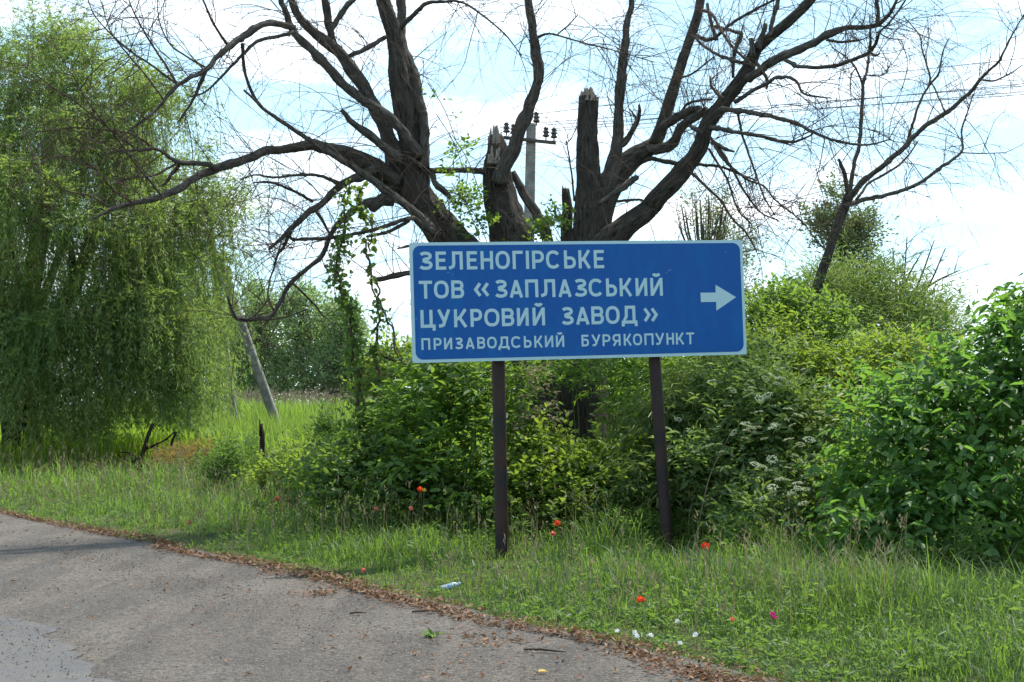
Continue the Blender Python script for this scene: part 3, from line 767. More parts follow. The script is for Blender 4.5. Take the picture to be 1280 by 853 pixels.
B_ = [
 # left side
 ([(530, 210, 14), (531, 172, 12), (530, 139, 9)], -.35, -.35), ([(531, 185, 12), (524, 125, 13), (517, 92, 14), (503, 58, 14), (501, 30, 12), (502, 0, 12), (504, -50, 9)], -.25, .1),
 ([(505, 225, 26), (486, 173, 19), (462, 122, 17), (431, 75, 16), (407, 53, 14), (379, 28, 11), (366, 5, 9), (352, -35, 6)], -.1, -.9),
 ([(416, 56, 10), (409, 22, 10), (406, 0, 9), (400, -40, 6)], -.5, -.8), ([(413, 40, 7), (419, 28, 7), (431, 10, 7), (445, -4, 6), (466, -30, 4)], -.55, -.3),
 ([(481, 47, 6), (460, 60, 6.5), (437, 70, 6)], -.3, -.6), ([(500, 36, 6), (509, 26, 6), (524, 12, 5), (534, 4, 5), (556, 2, 3.5), (577, 3, 3), (600, 17, 2.5), (630, 42, 2), (652, 70, 1.3)], -.2, -1.0),
 ([(524, 195, 14), (510, 173, 13), (486, 146, 12.5), (443, 118, 12), (421, 97, 12), (407, 81, 11), (387, 61, 10), (366, 38, 9.5), (354, 8, 7.5), (344, -30, 5)], -.4, -1.3),
 ([(368, 36, 9), (345, 28, 8), (327, 32, 8.5), (301, 47, 9), (287, 59, 8), (270, 73, 7), (258, 87, 6.5), (222, 107, 5), (197, 136, 4), (177, 152, 3.5), (150, 172, 2)], -1.2, -2.6),
 ([(367, 40, 5), (345, 46, 4.5), (323, 51, 4.5), (303, 69, 4), (272, 101, 3), (255, 116, 2.4), (238, 121, 1.8)], -1.25, -1.8),
 ([(258, 87, 5), (250, 106, 4.5), (241, 126, 3.5), (222, 154, 2)], -1.9, -1.8), ([(285, 57, 4), (268, 32, 3), (254, 0, 2.5), (243, -30, 1.5)], -1.7, -2.2),
 ([(222, 106, 3), (206, 80, 2.8), (189, 55, 2.4), (172, 25, 2), (162, 3, 1.6), (158, -15, 1)], -2.1, -2.6), ([(222, 106, 3.2), (190, 82, 2.6), (161, 63, 2.3), (139, 43, 2), (120, 22, 1.5), (110, 2, 1)], -2.1, -3.0),
 ([(256, 84, 3), (235, 72, 2.5), (214, 57, 2.2), (203, 38, 2), (198, 20, 1.6), (196, -5, 1)], -1.9, -2.0), ([(204, 124, 2.6), (180, 92, 2.4), (149, 55, 2), (136, 35, 1.6), (128, 8, 1)], -2.2, -2.4),
 ([(303, 55, 5), (304, 70, 4.5), (306, 89, 4), (315, 116, 4), (327, 134, 4.5), (352, 152, 5), (385, 174, 6), (415, 193, 7.5), (450, 215, 9), (472, 231, 10), (509, 258, 10.5), (535, 282, 10), (548, 294, 9)], -1.6, -.6),
 ([(327, 133, 3.5), (315, 122, 3), (305, 113, 3)], -1.5, -1.4), ([(500, 200, 13), (482, 185, 11), (462, 169, 10), (444, 156, 9), (434, 147, 7), (427, 138, 5)], -.5, -.9),
 ([(505, 235, 36), (482, 221, 27), (462, 205, 22), (437, 193, 18), (405, 184, 14), (377, 183, 13), (345, 188, 11), (327, 191, 11), (299, 201, 10.5), (273, 211, 10), (246, 221, 9.5), (226, 235, 9), (202, 245, 8), (167, 254, 7), (141, 261, 5), (116, 274, 2.5)], 0, -2.6),
 ([(273, 211, 7), (250, 204, 6.5), (226, 204, 7), (210, 195, 4.5), (195, 187, 4), (171, 188, 4), (150, 189, 3), (126, 194, 2)], -1.65, -2.6), ([(224, 207, 5), (216, 216, 4.5), (210, 225, 4), (202, 233, 2.5)], -1.9, -1.7),
 ([(219, 206, 3.5), (205, 213, 3), (191, 220, 2.8), (161, 223, 2.4), (141, 231, 1.6)], -1.95, -2.6), ([(171, 188, 3), (150, 170, 2.5), (122, 150, 2.2), (95, 128, 2), (60, 105, 1.6), (28, 80, 1.2)], -2.2, -3.0),
 ([(195, 187, 2.6), (165, 168, 2.3), (130, 163, 2), (90, 160, 1.7), (45, 166, 1.3)], -2.2, -2.9), ([(202, 245, 3), (165, 200, 2.4), (140, 165, 2), (110, 128, 1.7), (90, 92, 1.2)], -2.2, -2.8),
 ([(141, 261, 2.5), (112, 245, 2.2), (80, 238, 2), (52, 220, 1.7), (40, 205, 1.2)], -2.4, -2.6), ([(167, 254, 2.6), (140, 236, 2), (118, 210, 1.8), (88, 196, 1.5), (50, 200, 1.2)], -2.3, -3.2),
 ([(498, 228, 15), (475, 212, 11), (454, 219, 10.5), (427, 231, 9.5), (401, 256, 8.5), (385, 266, 8), (364, 286, 7), (352, 298, 5), (336, 312, 3)], -.3, -1.3), ([(364, 286, 5), (356, 306, 4), (348, 318, 3), (342, 332, 2)], -1.1, -1.0),
 ([(395, 264, 4), (404, 278, 3.5), (411, 290, 3), (424, 305, 2.5), (440, 321, 1.6)], -.9, -.7), ([(427, 231, 6), (400, 220, 4), (372, 219, 3.5), (341, 222, 3), (320, 219, 2.2), (300, 224, 1.5)], -.8, -1.9),
 ([(391, 252, 4), (365, 238, 3.5), (341, 229, 3), (318, 228, 2)], -.9, -1.6),
 ([(490, 250, 18), (470, 252, 12), (454, 257, 9.5), (431, 272, 7.5), (415, 290, 6.5), (409, 306, 6), (401, 322, 6), (391, 331, 5.5), (365, 353, 5.5), (347, 384, 5.5), (337, 396, 5.5), (309, 400, 5.5), (295, 398, 5.5), (289, 386, 4), (284, 370, 3)], -.3, -1.5),
 ([(342, 388, 3), (335, 372, 2.6), (337, 353, 2.5), (344, 330, 2.2), (352, 300, 2)], -1.4, -1.1), ([(337, 396, 4), (334, 402, 3), (329, 408, 1.5)], -1.45, -1.5), ([(365, 353, 3), (384, 372, 2.5), (396, 384, 2), (404, 396, 1.2)], -1.3, -1.0),
 ([(309, 400, 2.5), (325, 388, 2.2), (335, 374, 2)], -1.4, -1.2), ([(330, 400, 2.2), (352, 398, 2), (370, 392, 1.6), (384, 386, 1)], -1.5, -1.6),
 ([(545, 292, 8), (523, 277, 6), (513, 273, 5.5), (490, 280, 5), (472, 286, 4.5), (437, 294, 4.5), (409, 298, 4.3), (385, 299, 4), (366, 299, 4), (361, 293, 2)], -.7, -1.4), ([(511, 276, 5), (486, 290, 4.5), (458, 296, 3)], -.75, -1.1),
 ([(484, 246, 16), (474, 252, 15), (465, 262, 10)], -.3, -.45), ([(560, 330, 10), (530, 338, 8), (511, 342, 7), (485, 347, 7), (468, 351, 5)], -.4, -.8), ([(525, 306, 4), (509, 308, 4), (497, 311, 2)], -.6, -.9),
 ([(560, 440, 6), (511, 459, 5), (478, 475, 4.5), (454, 482, 4), (432, 487, 3), (411, 492, 2)], -.4, -1.4), ([(511, 458, 3.5), (495, 452, 3), (478, 444, 2.5), (462, 431, 1.6)], -.7, -1.0),
 ([(540, 218, 8), (546, 230, 8), (556, 240, 7), (564, 248, 5)], -.2, -.3), ([(535, 214, 9), (560, 213, 7.5), (580, 213, 7), (600, 214, 7.5), (617, 218, 9)], -.2, 0), ([(552, 250, 5), (558, 270, 5), (562, 290, 4)], -.1, -.2),
 # middle
 ([(625, 228, 22), (629, 212, 19), (641, 187, 17), (651, 160, 15), (666, 121, 13), (673, 91, 12.5), (669, 62, 11.5), (665, 36, 11), (660, 0, 9.5), (652, -50, 7), (640, -90, 4)], -.25, -.8), ([(672, 47, 4), (681, 43, 3), (691, 43, 2.6), (727, 53, 2.2), (763, 62, 1.9), (818, 78, 1.2)], -.55, -1.3),
 ([(697, 43, 2), (710, 32, 1.8), (722, 19, 1.4)], -.6, -.8), ([(640, 215, 9), (655, 243, 11), (669, 266, 13), (684, 300, 14), (694, 340, 16)], .2, .3), ([(718, 252, 3), (714, 215, 2.4), (708, 176, 1.6)], .3, .2),
 # right
 ([(752, 266, 26), (765, 211, 20), (772, 171, 14), (776, 102, 11), (781, 52, 8), (789, 5, 7), (793, -30, 4)], .2, .2), ([(778, 120, 6), (783, 62, 6), (784, 30, 5), (787, 8, 3)], .12, .12), ([(772, 185, 10), (785, 172, 8), (797, 151, 6), (800, 138, 4), (799, 131, 2.5)], .2, 0), ([(798, 152, 4), (794, 146, 3), (787, 136, 1.5)], .1, .1),
 ([(812, 187, 15), (821, 187, 14), (841, 179, 12.5), (851, 160, 11.5), (866, 148, 11), (884, 137, 9)], .4, -.4), ([(818, 176, 12), (833, 156, 12), (857, 142, 11), (875, 136, 9)], .35, -.3),
 ([(941, 72, 8), (940, 58, 6.5), (939, 48, 6)], -.9, -.9), ([(948, 62, 8), (953, 45, 6.5), (957, 30, 5.5)], -.9, -.85), ([(962, 46, 6), (967, 20, 5.5), (973, 0, 5), (980, -40, 3)], -1, -.9),
 ([(936, 98, 12), (945, 92, 10.5), (963, 79, 10.5), (992, 65, 11), (1013, 56, 10.5), (1031, 45, 9), (1057, 35, 6.5), (1092, 33, 6), (1110, 20, 4.5), (1121, 0, 3.5), (1130, -25, 2)], -.9, -2.2), ([(981, 75, 5), (990, 80, 5), (1000, 83, 4.5), (1033, 84, 5), (1064, 76, 5), (1088, 64, 4.5), (1096, 50, 4), (1100, 40, 3), (1114, 26, 2.5), (1132, 0, 2), (1142, -25, 1.2)], -1.3, -2.3),
 ([(1096, 34, 6), (1098, 18, 5), (1096, 0, 4), (1094, -30, 3)], -1.9, -2.0), ([(1033, 50, 4), (1048, 53, 3.5), (1062, 52, 2.8), (1076, 50, 2), (1085, 46, 1.2)], -1.6, -1.9), ([(1096, 40, 2), (1112, 48, 1.6), (1130, 50, 1)], -2, -2.1), ([(1088, 66, 3.5), (1094, 70, 3), (1100, 67, 1.8)], -2, -2.1), ([(1088, 62, 3.5), (1088, 44, 3), (1088, 34, 2)], -1.9, -1.9),
 ([(900, 138, 8), (912, 138, 6.5), (935, 140, 6), (963, 146, 5.5), (994, 154, 5), (1022, 168, 4), (1044, 176, 3.5), (1072, 181, 3), (1092, 180, 2.4), (1114, 174, 1.6)], -.9, -2.6), ([(888, 160, 7), (900, 161, 5.5), (916, 165, 5), (943, 169, 4.5), (983, 178, 4), (1000, 175, 3), (1016, 168, 2)], -.7, -1.8),
 ([(888, 172, 4), (906, 201, 3.5), (935, 225, 3), (955, 233, 2.5), (969, 250, 2.2), (994, 270, 1.8), (1010, 286, 1.2)], -.7, -1.6), ([(896, 184, 3.5), (904, 192, 3.5), (918, 217, 3.2), (935, 246, 2.8), (951, 266, 2), (973, 276, 1.3)], -.7, -1.3),
 ([(921, 136, 3.5), (929, 172, 3), (943, 213, 2.5), (955, 246, 2.2), (969, 270, 1.3)], -1, -1.5), ([(886, 186, 3.5), (898, 206, 3), (910, 227, 2.8), (922, 262, 2.3), (940, 281, 1.4)], -.6, -1), ([(862, 214, 4), (882, 233, 3.6), (902, 252, 3.3), (914, 272, 3), (933, 292, 2.6), (946, 315, 1.8)], -.5, -1.2),
 ([(804, 202, 6), (815, 199, 5.5), (849, 205, 5.5), (874, 206, 4), (902, 209, 3.5), (922, 217, 3), (946, 226, 2)], .4, -.2), ([(890, 178, 6), (900, 182, 5), (908, 187, 5), (918, 190, 2.5)], -.7, -.9), ([(878, 168, 6), (868, 160, 6), (862, 157, 4)], -.6, -.3),
 ([(870, 44, 5), (882, 50, 5), (894, 47, 4.5), (906, 36, 4), (933, 18, 3.5), (967, 0, 3), (985, -15, 2)], .6, -.4), ([(878, 13, 4), (890, 18, 4), (902, 39, 3.5), (914, 57, 3.3), (936, 78, 3.5)], .6, -.8), ([(938, 80, 6), (918, 76, 4.5), (902, 71, 4), (882, 59, 3.5), (866, 45, 3)], -.8, .4), ([(927, 42, 6), (918, 67, 5.5), (916, 97, 3.5)], -.3, -.5), ([(884, 5, 4), (889, 28, 4.5), (895, 50, 5)], .6, .5), ([(894, 33, 4), (912, 38, 4), (927, 42, 4.5)], .3, -.3),
 ([(918, 128, 6), (937, 116, 5.5), (959, 104, 5), (973, 97, 4.5), (994, 100, 3.5), (1004, 117, 3), (1022, 121, 2.4), (1040, 123, 1.5)], -.8, -1.7), ([(945, 78, 5), (953, 90, 4.5), (959, 99, 4), (958, 112, 2.5)], -.9, -.8), ([(768, 240, 9), (795, 222, 8), (748, 255, 5)], -.25, -.5), ([(850, 98, 3), (866, 92, 2.5), (884, 78, 1.8), (893, 70, 1)], .6, .2),
 ([(905, 124, 4), (893, 113, 3.5), (888, 105, 3), (888, 96, 2)], -.8, -.4), ([(848, 146, 4), (858, 131, 3.5), (872, 126, 3), (890, 124, 3)], .3, -.3), ([(772, 252, 4), (800, 250, 3), (812, 258, 2)], 0, .3),
]
for pts, d0, d1 in B_:
    wmax = max(p_[2] for p_ in pts)
    limb('branch', pts, d0, d1, 28 if wmax > 9 else (8 if wmax > 4 else 6), .075 if wmax > 5 else .04, 'bark_limb' if wmax > 4 else 'twig')

# --- twigs: long thin arching shoots along the outer limbs, hanging at their ends
def make_twigs(paths_, n, root, name, label=None, droop=1.0, lmin=.35, lmax=1.7, seed=1, rmax=.12):
    g_ = np.random.default_rng(seed)
    b_ = MB()
    wts = np.array([np.sum(np.linalg.norm(np.diff(p_, axis=0), axis=1)) * w_ * (.4 if r_.mean() > rmax else 1) for p_, r_, w_ in paths_]); wts /= wts.sum()
    def shoot(p0, d, L, r0, depth):
        ns = max(5, int(L / .11)); st = L / ns
        P = [p0]; dd = nrm(d)
        wob = g_.normal(0, .13, (ns, 3))
        bendy = g_.normal(0, .06, 3)
        for q in range(ns):
            f_ = q / ns
            dd = nrm(dd + wob[q] * .75 + bendy - np.array([0, 0, droop * (.015 + .16 * f_ ** 1.3) * g_.uniform(.6, 1.4)]))
            P.append(P[-1] + dd * st)
        P = np.array(P)
        tube(b_, P, np.linspace(r0, max(.0011, r0 * .28), len(P)), 3, cap=False, g=g_)
        if depth > 0:
            for _ in range(g_.integers(1, 5)):
                q = g_.integers(1, ns)
                shoot(P[q], nrm(nrm(P[q + 1] - P[q]) * .8 + rnd_unit(1, g_)[0] * .75), L * g_.uniform(.25, .7), r0 * .55, depth - 1)
    for q in g_.choice(len(paths_), n, p=wts):
        p_, r_, w_ = paths_[q]
        a = int(len(p_) * g_.uniform(.22, 1.0) ** .8); a = min(a, len(p_) - 2)
        tan = nrm(p_[a + 1] - p_[a])
        side = nrm(np.cross(tan, rnd_unit(1, g_)[0]))
        d = tan * g_.uniform(.0, .9) + side * .85 + np.array([0, 0, g_.uniform(-.3, .7)])
        shoot(p_[a] + side * r_[a] * .6, d, lmin + (lmax - lmin) * g_.uniform() ** 1.6, g_.uniform(.0028, .0075), 1 if g_.uniform() < .75 else 2)
    o = b_.build(name, M['twig'], root)
    o['kind'] = 'stuff'
    return o
make_twigs([p_ for p_ in paths if p_[2] > 0], 1500, dead, 'twigs', droop=1.0, lmax=1.9, seed=41)

# --- the leaning bare tree at the right
YR2 = 19.5
lean = thing('leaning_bare_tree', (at(985, 520, YR2)[0], YR2, 0), 'slim leafless tree leaning right above the bushes at the right of the sign', 'tree')
lp = []
def limb2(name, pts, d0, d1, sides, mat='bark_limb', tw=1.0):
    limb(name, pts, d0, d1, sides, .05, mat, lean, YR2, tw, lp)
limb2('trunk', [(975, 600, 17), (990, 470, 15), (1008, 400, 13), (1023, 355, 12.5), (1039, 306, 11.5), (1053, 267, 12), (1060, 244, 11)], 0, 0, 14, 'bark_dead', 0)
for pts, d0, d1 in [
 ([(1060, 250, 9), (1066, 243, 8.5), (1080, 226, 7.5), (1105, 206, 6.5), (1128, 186, 6.5), (1153, 161, 6.2), (1184, 140, 5.5), (1213, 115, 5), (1230, 94, 3.6), (1248, 77, 3), (1263, 48, 2.2), (1280, 18, 1.4)], 0, -1.6),
 ([(1226, 100, 2.6), (1243, 101, 2.2), (1263, 92, 1.8), (1279, 81, 1.2)], -1.3, -1.6), ([(1133, 180, 3.6), (1143, 149, 3.3), (1151, 125, 3.1), (1161, 107, 2.8), (1162, 94, 2.3), (1153, 64, 2), (1149, 44, 1.7), (1129, 20, 1.1)], -.6, -.2), ([(1161, 107, 2.4), (1173, 92, 2), (1179, 64, 1.6), (1187, 47, 1)], -.5, -.8), ([(1181, 140, 2.4), (1173, 121, 2.1), (1163, 100, 1.7)], -1, -.6),
 ([(1058, 258, 8), (1068, 253, 6.5), (1089, 248, 5.5), (1121, 241, 5), (1149, 229, 4.6), (1176, 210, 4.2), (1201, 191, 3.4), (1203, 176, 2.6), (1202, 162, 2.3), (1211, 136, 1.8), (1216, 118, 1.2)], -.1, .9), ([(1201, 191, 1.8), (1228, 192, 1.5), (1258, 191, 1)], .9, 1.0),
 ([(1060, 246, 7), (1063, 235, 5.8), (1067, 207, 5.2), (1074, 180, 5), (1077, 143, 4.7), (1079, 105, 4.3), (1084, 88, 3.4), (1086, 66, 2.8), (1088, 44, 2.2), (1087, 20, 1.4)], 0, .5), ([(1078, 108, 3), (1076, 99, 2.8), (1068, 83, 2.3), (1055, 70, 1.8), (1039, 59, 1.1)], .3, .1), ([(1082, 94, 2), (1094, 95, 1.8), (1106, 93, 1.5), (1114, 78, 1)], .3, .5),
 ([(1060, 246, 6), (1058, 230, 5.6), (1054, 213, 5), (1048, 199, 3)], 0, -.2), ([(1070, 250, 3.5), (1078, 240, 3.3), (1086, 229, 3.1), (1119, 210, 2.8), (1135, 195, 2.2), (1148, 176, 1.4)], 0, .4), ([(1070, 85, 2), (1064, 94, 1.7), (1063, 110, 1.5), (1064, 128, 1)], .2, .2)]:
    limb2('branch', pts, d0, d1, 8 if pts[0][2] > 5 else 6, 'bark_limb' if pts[0][2] > 4 else 'twig')
make_twigs([p_ for p_ in lp if p_[2] > 0], 210, lean, 'twigs', droop=.7, lmax=1.5, seed=43)
# ================================================================== UTILITY POLES AND WIRES
def ins_prof(s):
    return [(.012 * s, 0), (.012 * s, .05 * s), (.045 * s, .055 * s), (.07 * s, .075 * s), (.045 * s, .10 * s), (.04 * s, .125 * s), (.065 * s, .14 * s), (.04 * s, .165 * s), (.035 * s, .185 * s), (.052 * s, .20 * s), (.03 * s, .235 * s), (.008 * s, .245 * s)]
YP = 27.0
pt = at(664, 156, YP); pb = at(661, 300, YP)
dirp = nrm(pt - pb); bot = pb - dirp * ((pb[2] + .3) / dirp[2])
pole = thing('utility_pole', (bot[0], YP, 0), 'concrete utility pole with insulators standing behind the broken trunks', 'utility pole')
b = MB()
n = 14
for q in range(n):
    pass
Ls = np.linspace(0, 1, n)
ring = []
for f_ in Ls:
    c_ = bot + (pt - bot) * f_; hw = .135 - .045 * f_; hd = .15 - .05 * f_; ch = .025
    ring.append([c_ + [x, y_, 0] for x, y_ in ((-hw + ch, -hd), (hw - ch, -hd), (hw, -hd + ch), (hw, hd - ch), (hw - ch, hd), (-hw + ch, hd), (-hw, hd - ch), (-hw, -hd + ch))])
V = np.array(ring).reshape(-1, 3); i = np.arange(n - 1)[:, None] * 8; j = np.arange(8)[None]
b.add(V, [np.stack([i + j, i + (j + 1) % 8, i + 8 + (j + 1) % 8, i + 8 + j], -1).reshape(-1, 4), ((n - 1) * 8 + np.arange(8))[None]])
b.build('shaft', M['concrete'], pole, smooth=False)
a_, c_ = at(629, 172, YP - .14), at(695, 179, YP - .14)
b = MB(); ax = nrm(c_ - a_); box(b, (a_ + c_) / 2, (np.linalg.norm(c_ - a_) / 2, .03, .03), np.stack([ax, [0, 1, 0], np.cross(ax, [0, 1, 0])], 1), .004)
arm = b.build('crossarm', M['steel_dark'], pole, smooth=False)
ins_tops = []
for (px, py) in ((633, 171), (642, 173), (682.5, 176.5), (692.5, 178)):
    q = at(px, py, YP - .14); b = MB(); lathe(b, q + [0, 0, .02], ins_prof(1.05), 14); b.build('insulator', M['insulator'], pole); ins_tops.append(q + [0, 0, .22])
q = at(670.5, 157, YP - .02); b = MB(); lathe(b, q, ins_prof(1.1), 14); b.build('insulator', M['insulator'], pole); ins_tops.append(q + [0, 0, .22])
b = MB(); tube(b, [at(665, 166, YP), at(668, 160, YP), q + [0, 0, .03]], [.014] * 3, 6); b.build('bracket', M['steel_dark'], pole)
# braced pole beyond the leafy willow
YB = 40.0
brace = thing('braced_pole', (at(294, 560, YB)[0], YB, 0), 'leaning concrete pole with slanting brace half hidden behind the leafy willow', 'utility pole')
def square_col(p0, p1, w0, w1, name, root):
    b_ = MB(); d = nrm(p1 - p0); u = nrm(np.cross(d, [0, 1., 0])); w_ = np.cross(d, u); V = []
    for c0, hw in ((p0, w0), (p0 * .5 + p1 * .5, (w0 + w1) / 2), (p1, w1)):
        ch = hw * .25
        V += [c0 + u * x + w_ * y_ for x, y_ in ((-hw + ch, -hw), (hw - ch, -hw), (hw, -hw + ch), (hw, hw - ch), (hw - ch, hw), (-hw + ch, hw), (-hw, hw - ch), (-hw, -hw + ch))]
    i = np.arange(2)[:, None] * 8; j = np.arange(8)[None]
    b_.add(np.array(V), [np.stack([i + j, i + (j + 1) % 8, i + 8 + (j + 1) % 8, i + 8 + j], -1).reshape(-1, 4), np.arange(8)[None, ::-1], (16 + np.arange(8))[None]])
    return b_.build(name, M['concrete'], root, smooth=False)
apex = at(262, 285, YB)
p0 = at(299, 560, YB); p0[2] = -.3
square_col(p0, apex, .13, .095, 'shaft', brace)
p0 = at(366, 566, YB - .5); p0[2] = -.3
square_col(p0, at(272, 322, YB - .2), .12, .12, 'brace', brace)
b = MB(); box(b, apex + [0, -.13, -.25], (.7, .035, .035), None, .004); b.build('crossarm', M['steel_dark'], brace, smooth=False)
ap2 = []
for x in (-.6, -.4, .4, .6):
    b = MB(); lathe(b, apex + [x, -.13, -.22], ins_prof(1.05), 12); b.build('insulator', M['insulator'], brace); ap2.append(apex + [x, -.13, -.0])
b = MB(); lathe(b, apex + [0, 0, -.02], ins_prof(1.1), 12); b.build('insulator', M['insulator'], brace); ap2.append(apex + [0, 0, .2])
rt = [at(1300, 106, 23.3), at(1300, 117, 23.6), at(1300, 103, 23.2), at(1300, 113, 23.1), at(1300, 71, 23.4)]
names = ['lowest wire', 'second lowest wire', 'third wire from the top', 'second wire from the top', 'topmost wire']
order = np.argsort([p_[2] for p_ in rt]); rank = {int(o): q for q, o in enumerate(order)}
for q, (a_, c_) in enumerate(zip(ins_tops, rt)):
    d = c_ - a_; e_ = a_ + d * 2.6; e_[2] = c_[2] + .1
    ts = np.linspace(0, 1, 40); P = a_ + (e_ - a_) * ts[:, None]
    zc = np.interp(ts, [0, 1], [0, 0]); f_ = 1 / 2.6
    need = c_[2] - (a_[2] + (e_[2] - a_[2]) * f_)
    P[:, 2] += need * (ts * (1 - ts)) / (f_ * (1 - f_))
    b = MB(); tube(b, P, np.full(40, .006), 4, cap=False)
    tag(b.build('power_wire', M['wire']), 'overhead wire crossing the sky at the right, ' + names[rank[q]], 'wire', 'overhead wires right of the pole')
lw_names = ['outer left arm tip', 'inner left arm', 'inner right arm', 'right arm tip', 'pole top']
for q, (a_, c_) in enumerate(zip(ins_tops, ap2)):
    ts = np.linspace(0, 1, 30); P = a_ + (c_ - a_) * ts[:, None]; P[:, 2] -= .35 * 4 * ts * (1 - ts)
    b = MB(); tube(b, P, np.full(30, .006), 4, cap=False)
    tag(b.build('power_wire', M['wire']), 'overhead wire running left to the braced pole from the ' + lw_names[q], 'wire', 'overhead wires left of the pole')

# ================================================================== THE LEAFY WEEPING WILLOW AT THE LEFT
YW = 33.0
wil = thing('weeping_willow', (at(30, 585, YW)[0], YW, 0), 'big leafy weeping willow with hanging green strands at the left', 'tree')
g = np.random.default_rng(51)
wl_limbs = []
def wlimb(name, pts, d0, d1, sides=12):
    P, r_ = trace(pts, d0, d1, YW); pp, rr_ = smooth_path(P, r_, .15)
    b_ = MB(); tube(b_, pp, rr_, sides, .06, g=g); b_.build(name, M['bark_dark'], wil); wl_limbs.append(pp)
wlimb('trunk', [(12, 600, 30), (14, 560, 24), (14, 500, 26), (22, 430, 28), (40, 350, 24), (52, 260, 18), (60, 170, 12), (66, 90, 6)], 0, .5, 18)
wlimb('trunk', [(44, 600, 28), (42, 560, 22), (38, 500, 22), (60, 420, 22), (100, 340, 18), (120, 270, 14), (140, 200, 9), (150, 120, 4)], -.6, -1.5, 16)
for pts, d0, d1 in [([(24, 430, 16), (-30, 330, 14), (-90, 260, 10), (-130, 200, 5)], 0, -.5), ([(60, 420, 16), (120, 395, 12), (190, 345, 9), (245, 315, 6), (278, 290, 2.5)], -.6, -1.2), ([(100, 340, 12), (140, 250, 9), (175, 190, 6), (190, 150, 3)], -1.0, .5), ([(30, 420, 14), (70, 330, 10), (110, 180, 6), (90, 80, 3)], 0, 2.8), ([(30, 450, 14), (100, 430, 10), (180, 420, 8), (240, 380, 5)], 0, 2.2), ([(40, 480, 12), (30, 380, 10), (0, 260, 6), (-20, 150, 3)], -.4, -3.2), ([(60, 430, 12), (90, 330, 9), (60, 200, 5)], -.4, -3.4), ([(120, 400, 9), (170, 390, 7), (210, 380, 5), (240, 370, 2.5)], -1, -1.6)]:
    wlimb('branch', pts, d0, d1, 9)
TOPX = [-170, -60, 0, 40, 68, 84, 120, 160, 200, 222, 236, 246, 262, 285, 302, 312]; TOPY = [130, 84, 66, 56, 44, 42, 76, 100, 122, 146, 205, 242, 244, 248, 266, 320]
BOTX = [-170, 0, 25, 60, 100, 125, 135, 170, 215, 245, 270, 288, 300, 315]; BOTY = [545, 520, 535, 582, 580, 575, 540, 548, 550, 548, 520, 500, 400, 330]
S0, DIR, LEN, TN, SWAY = [], [], [], [], []
RISE = []
def curtain(cx, cy, dep, ns, sp, lmin, lmax, tc_, rise=.3):
    c0 = at(cx, cy, YW + dep); bt = np.interp(cx, BOTX, BOTY)
    a0 = math.atan2(dep, (cx - 60) / 54.) + g.normal(0, .4); sway = g.normal(.03, .07, 2)
    for _ in range(ns):
        o = g.normal(size=3) * [sp, sp, .22 * sp + .05]
        s0 = c0 + o
        zb = at(cx, bt, YW)[2] + abs(g.normal(0, .5))
        L = min(g.uniform(lmin, lmax), max(.35, s0[2] - zb))
        a = a0 + g.normal(0, .7)
        S0.append(s0); DIR.append([math.cos(a), math.sin(a)]); LEN.append(L); TN.append(tc_ + g.normal(0, .10)); SWAY.append(sway); RISE.append(rise * g.uniform(.4, 1.6))
def half_depth(cx, cy):
    tp = np.interp(cx, TOPX, TOPY)
    return 4.8 * math.sqrt(max(.05, 1 - ((cx - 60) / 290.) ** 2)) * (.5 + .5 * min(1, max(0, cy - tp) / 140.))
# drooping clumps in overlapping layers: a tuft at the head of each, strands falling round it
def lim(cy):                                            # right-hand outline of the crown by row
    return np.interp(cy, [0, 110, 138, 200, 236, 244, 330, 380, 560], [150, 200, 215, 228, 240, 292, 288, 262, 262])
for q in range(285):
    cy = 50 + 480 * g.uniform() ** 1.15; cx = -165 + (lim(cy) + 165) * g.uniform() ** .85
    tp, bt = np.interp(cx, TOPX, TOPY), np.interp(cx, BOTX, BOTY)
    if cy < tp + 8 or cy > bt - 45: cy = tp + 10 + g.uniform() ** 1.6 * max(10, bt - tp - 80)
    hd = half_depth(cx, cy); front = g.uniform() < .62
    dep = -hd * g.uniform(.7, 1.02) if front else hd * g.uniform(-.6, .9)
    big = g.uniform(.13, .44)
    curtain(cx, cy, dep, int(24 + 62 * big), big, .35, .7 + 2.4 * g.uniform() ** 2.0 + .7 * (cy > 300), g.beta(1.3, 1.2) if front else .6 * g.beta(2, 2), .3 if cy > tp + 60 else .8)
for q in range(46):
    cx = g.uniform(-165, 225) if q < 36 else g.uniform(240, 300); tp = np.interp(cx, TOPX, TOPY); cy = tp + g.uniform(4, 22)
    curtain(cx, cy, g.uniform(-1, 1) * half_depth(cx, cy), int(g.integers(3, 8)), .12, .4, 1.3, g.beta(3, 1.5), .8)
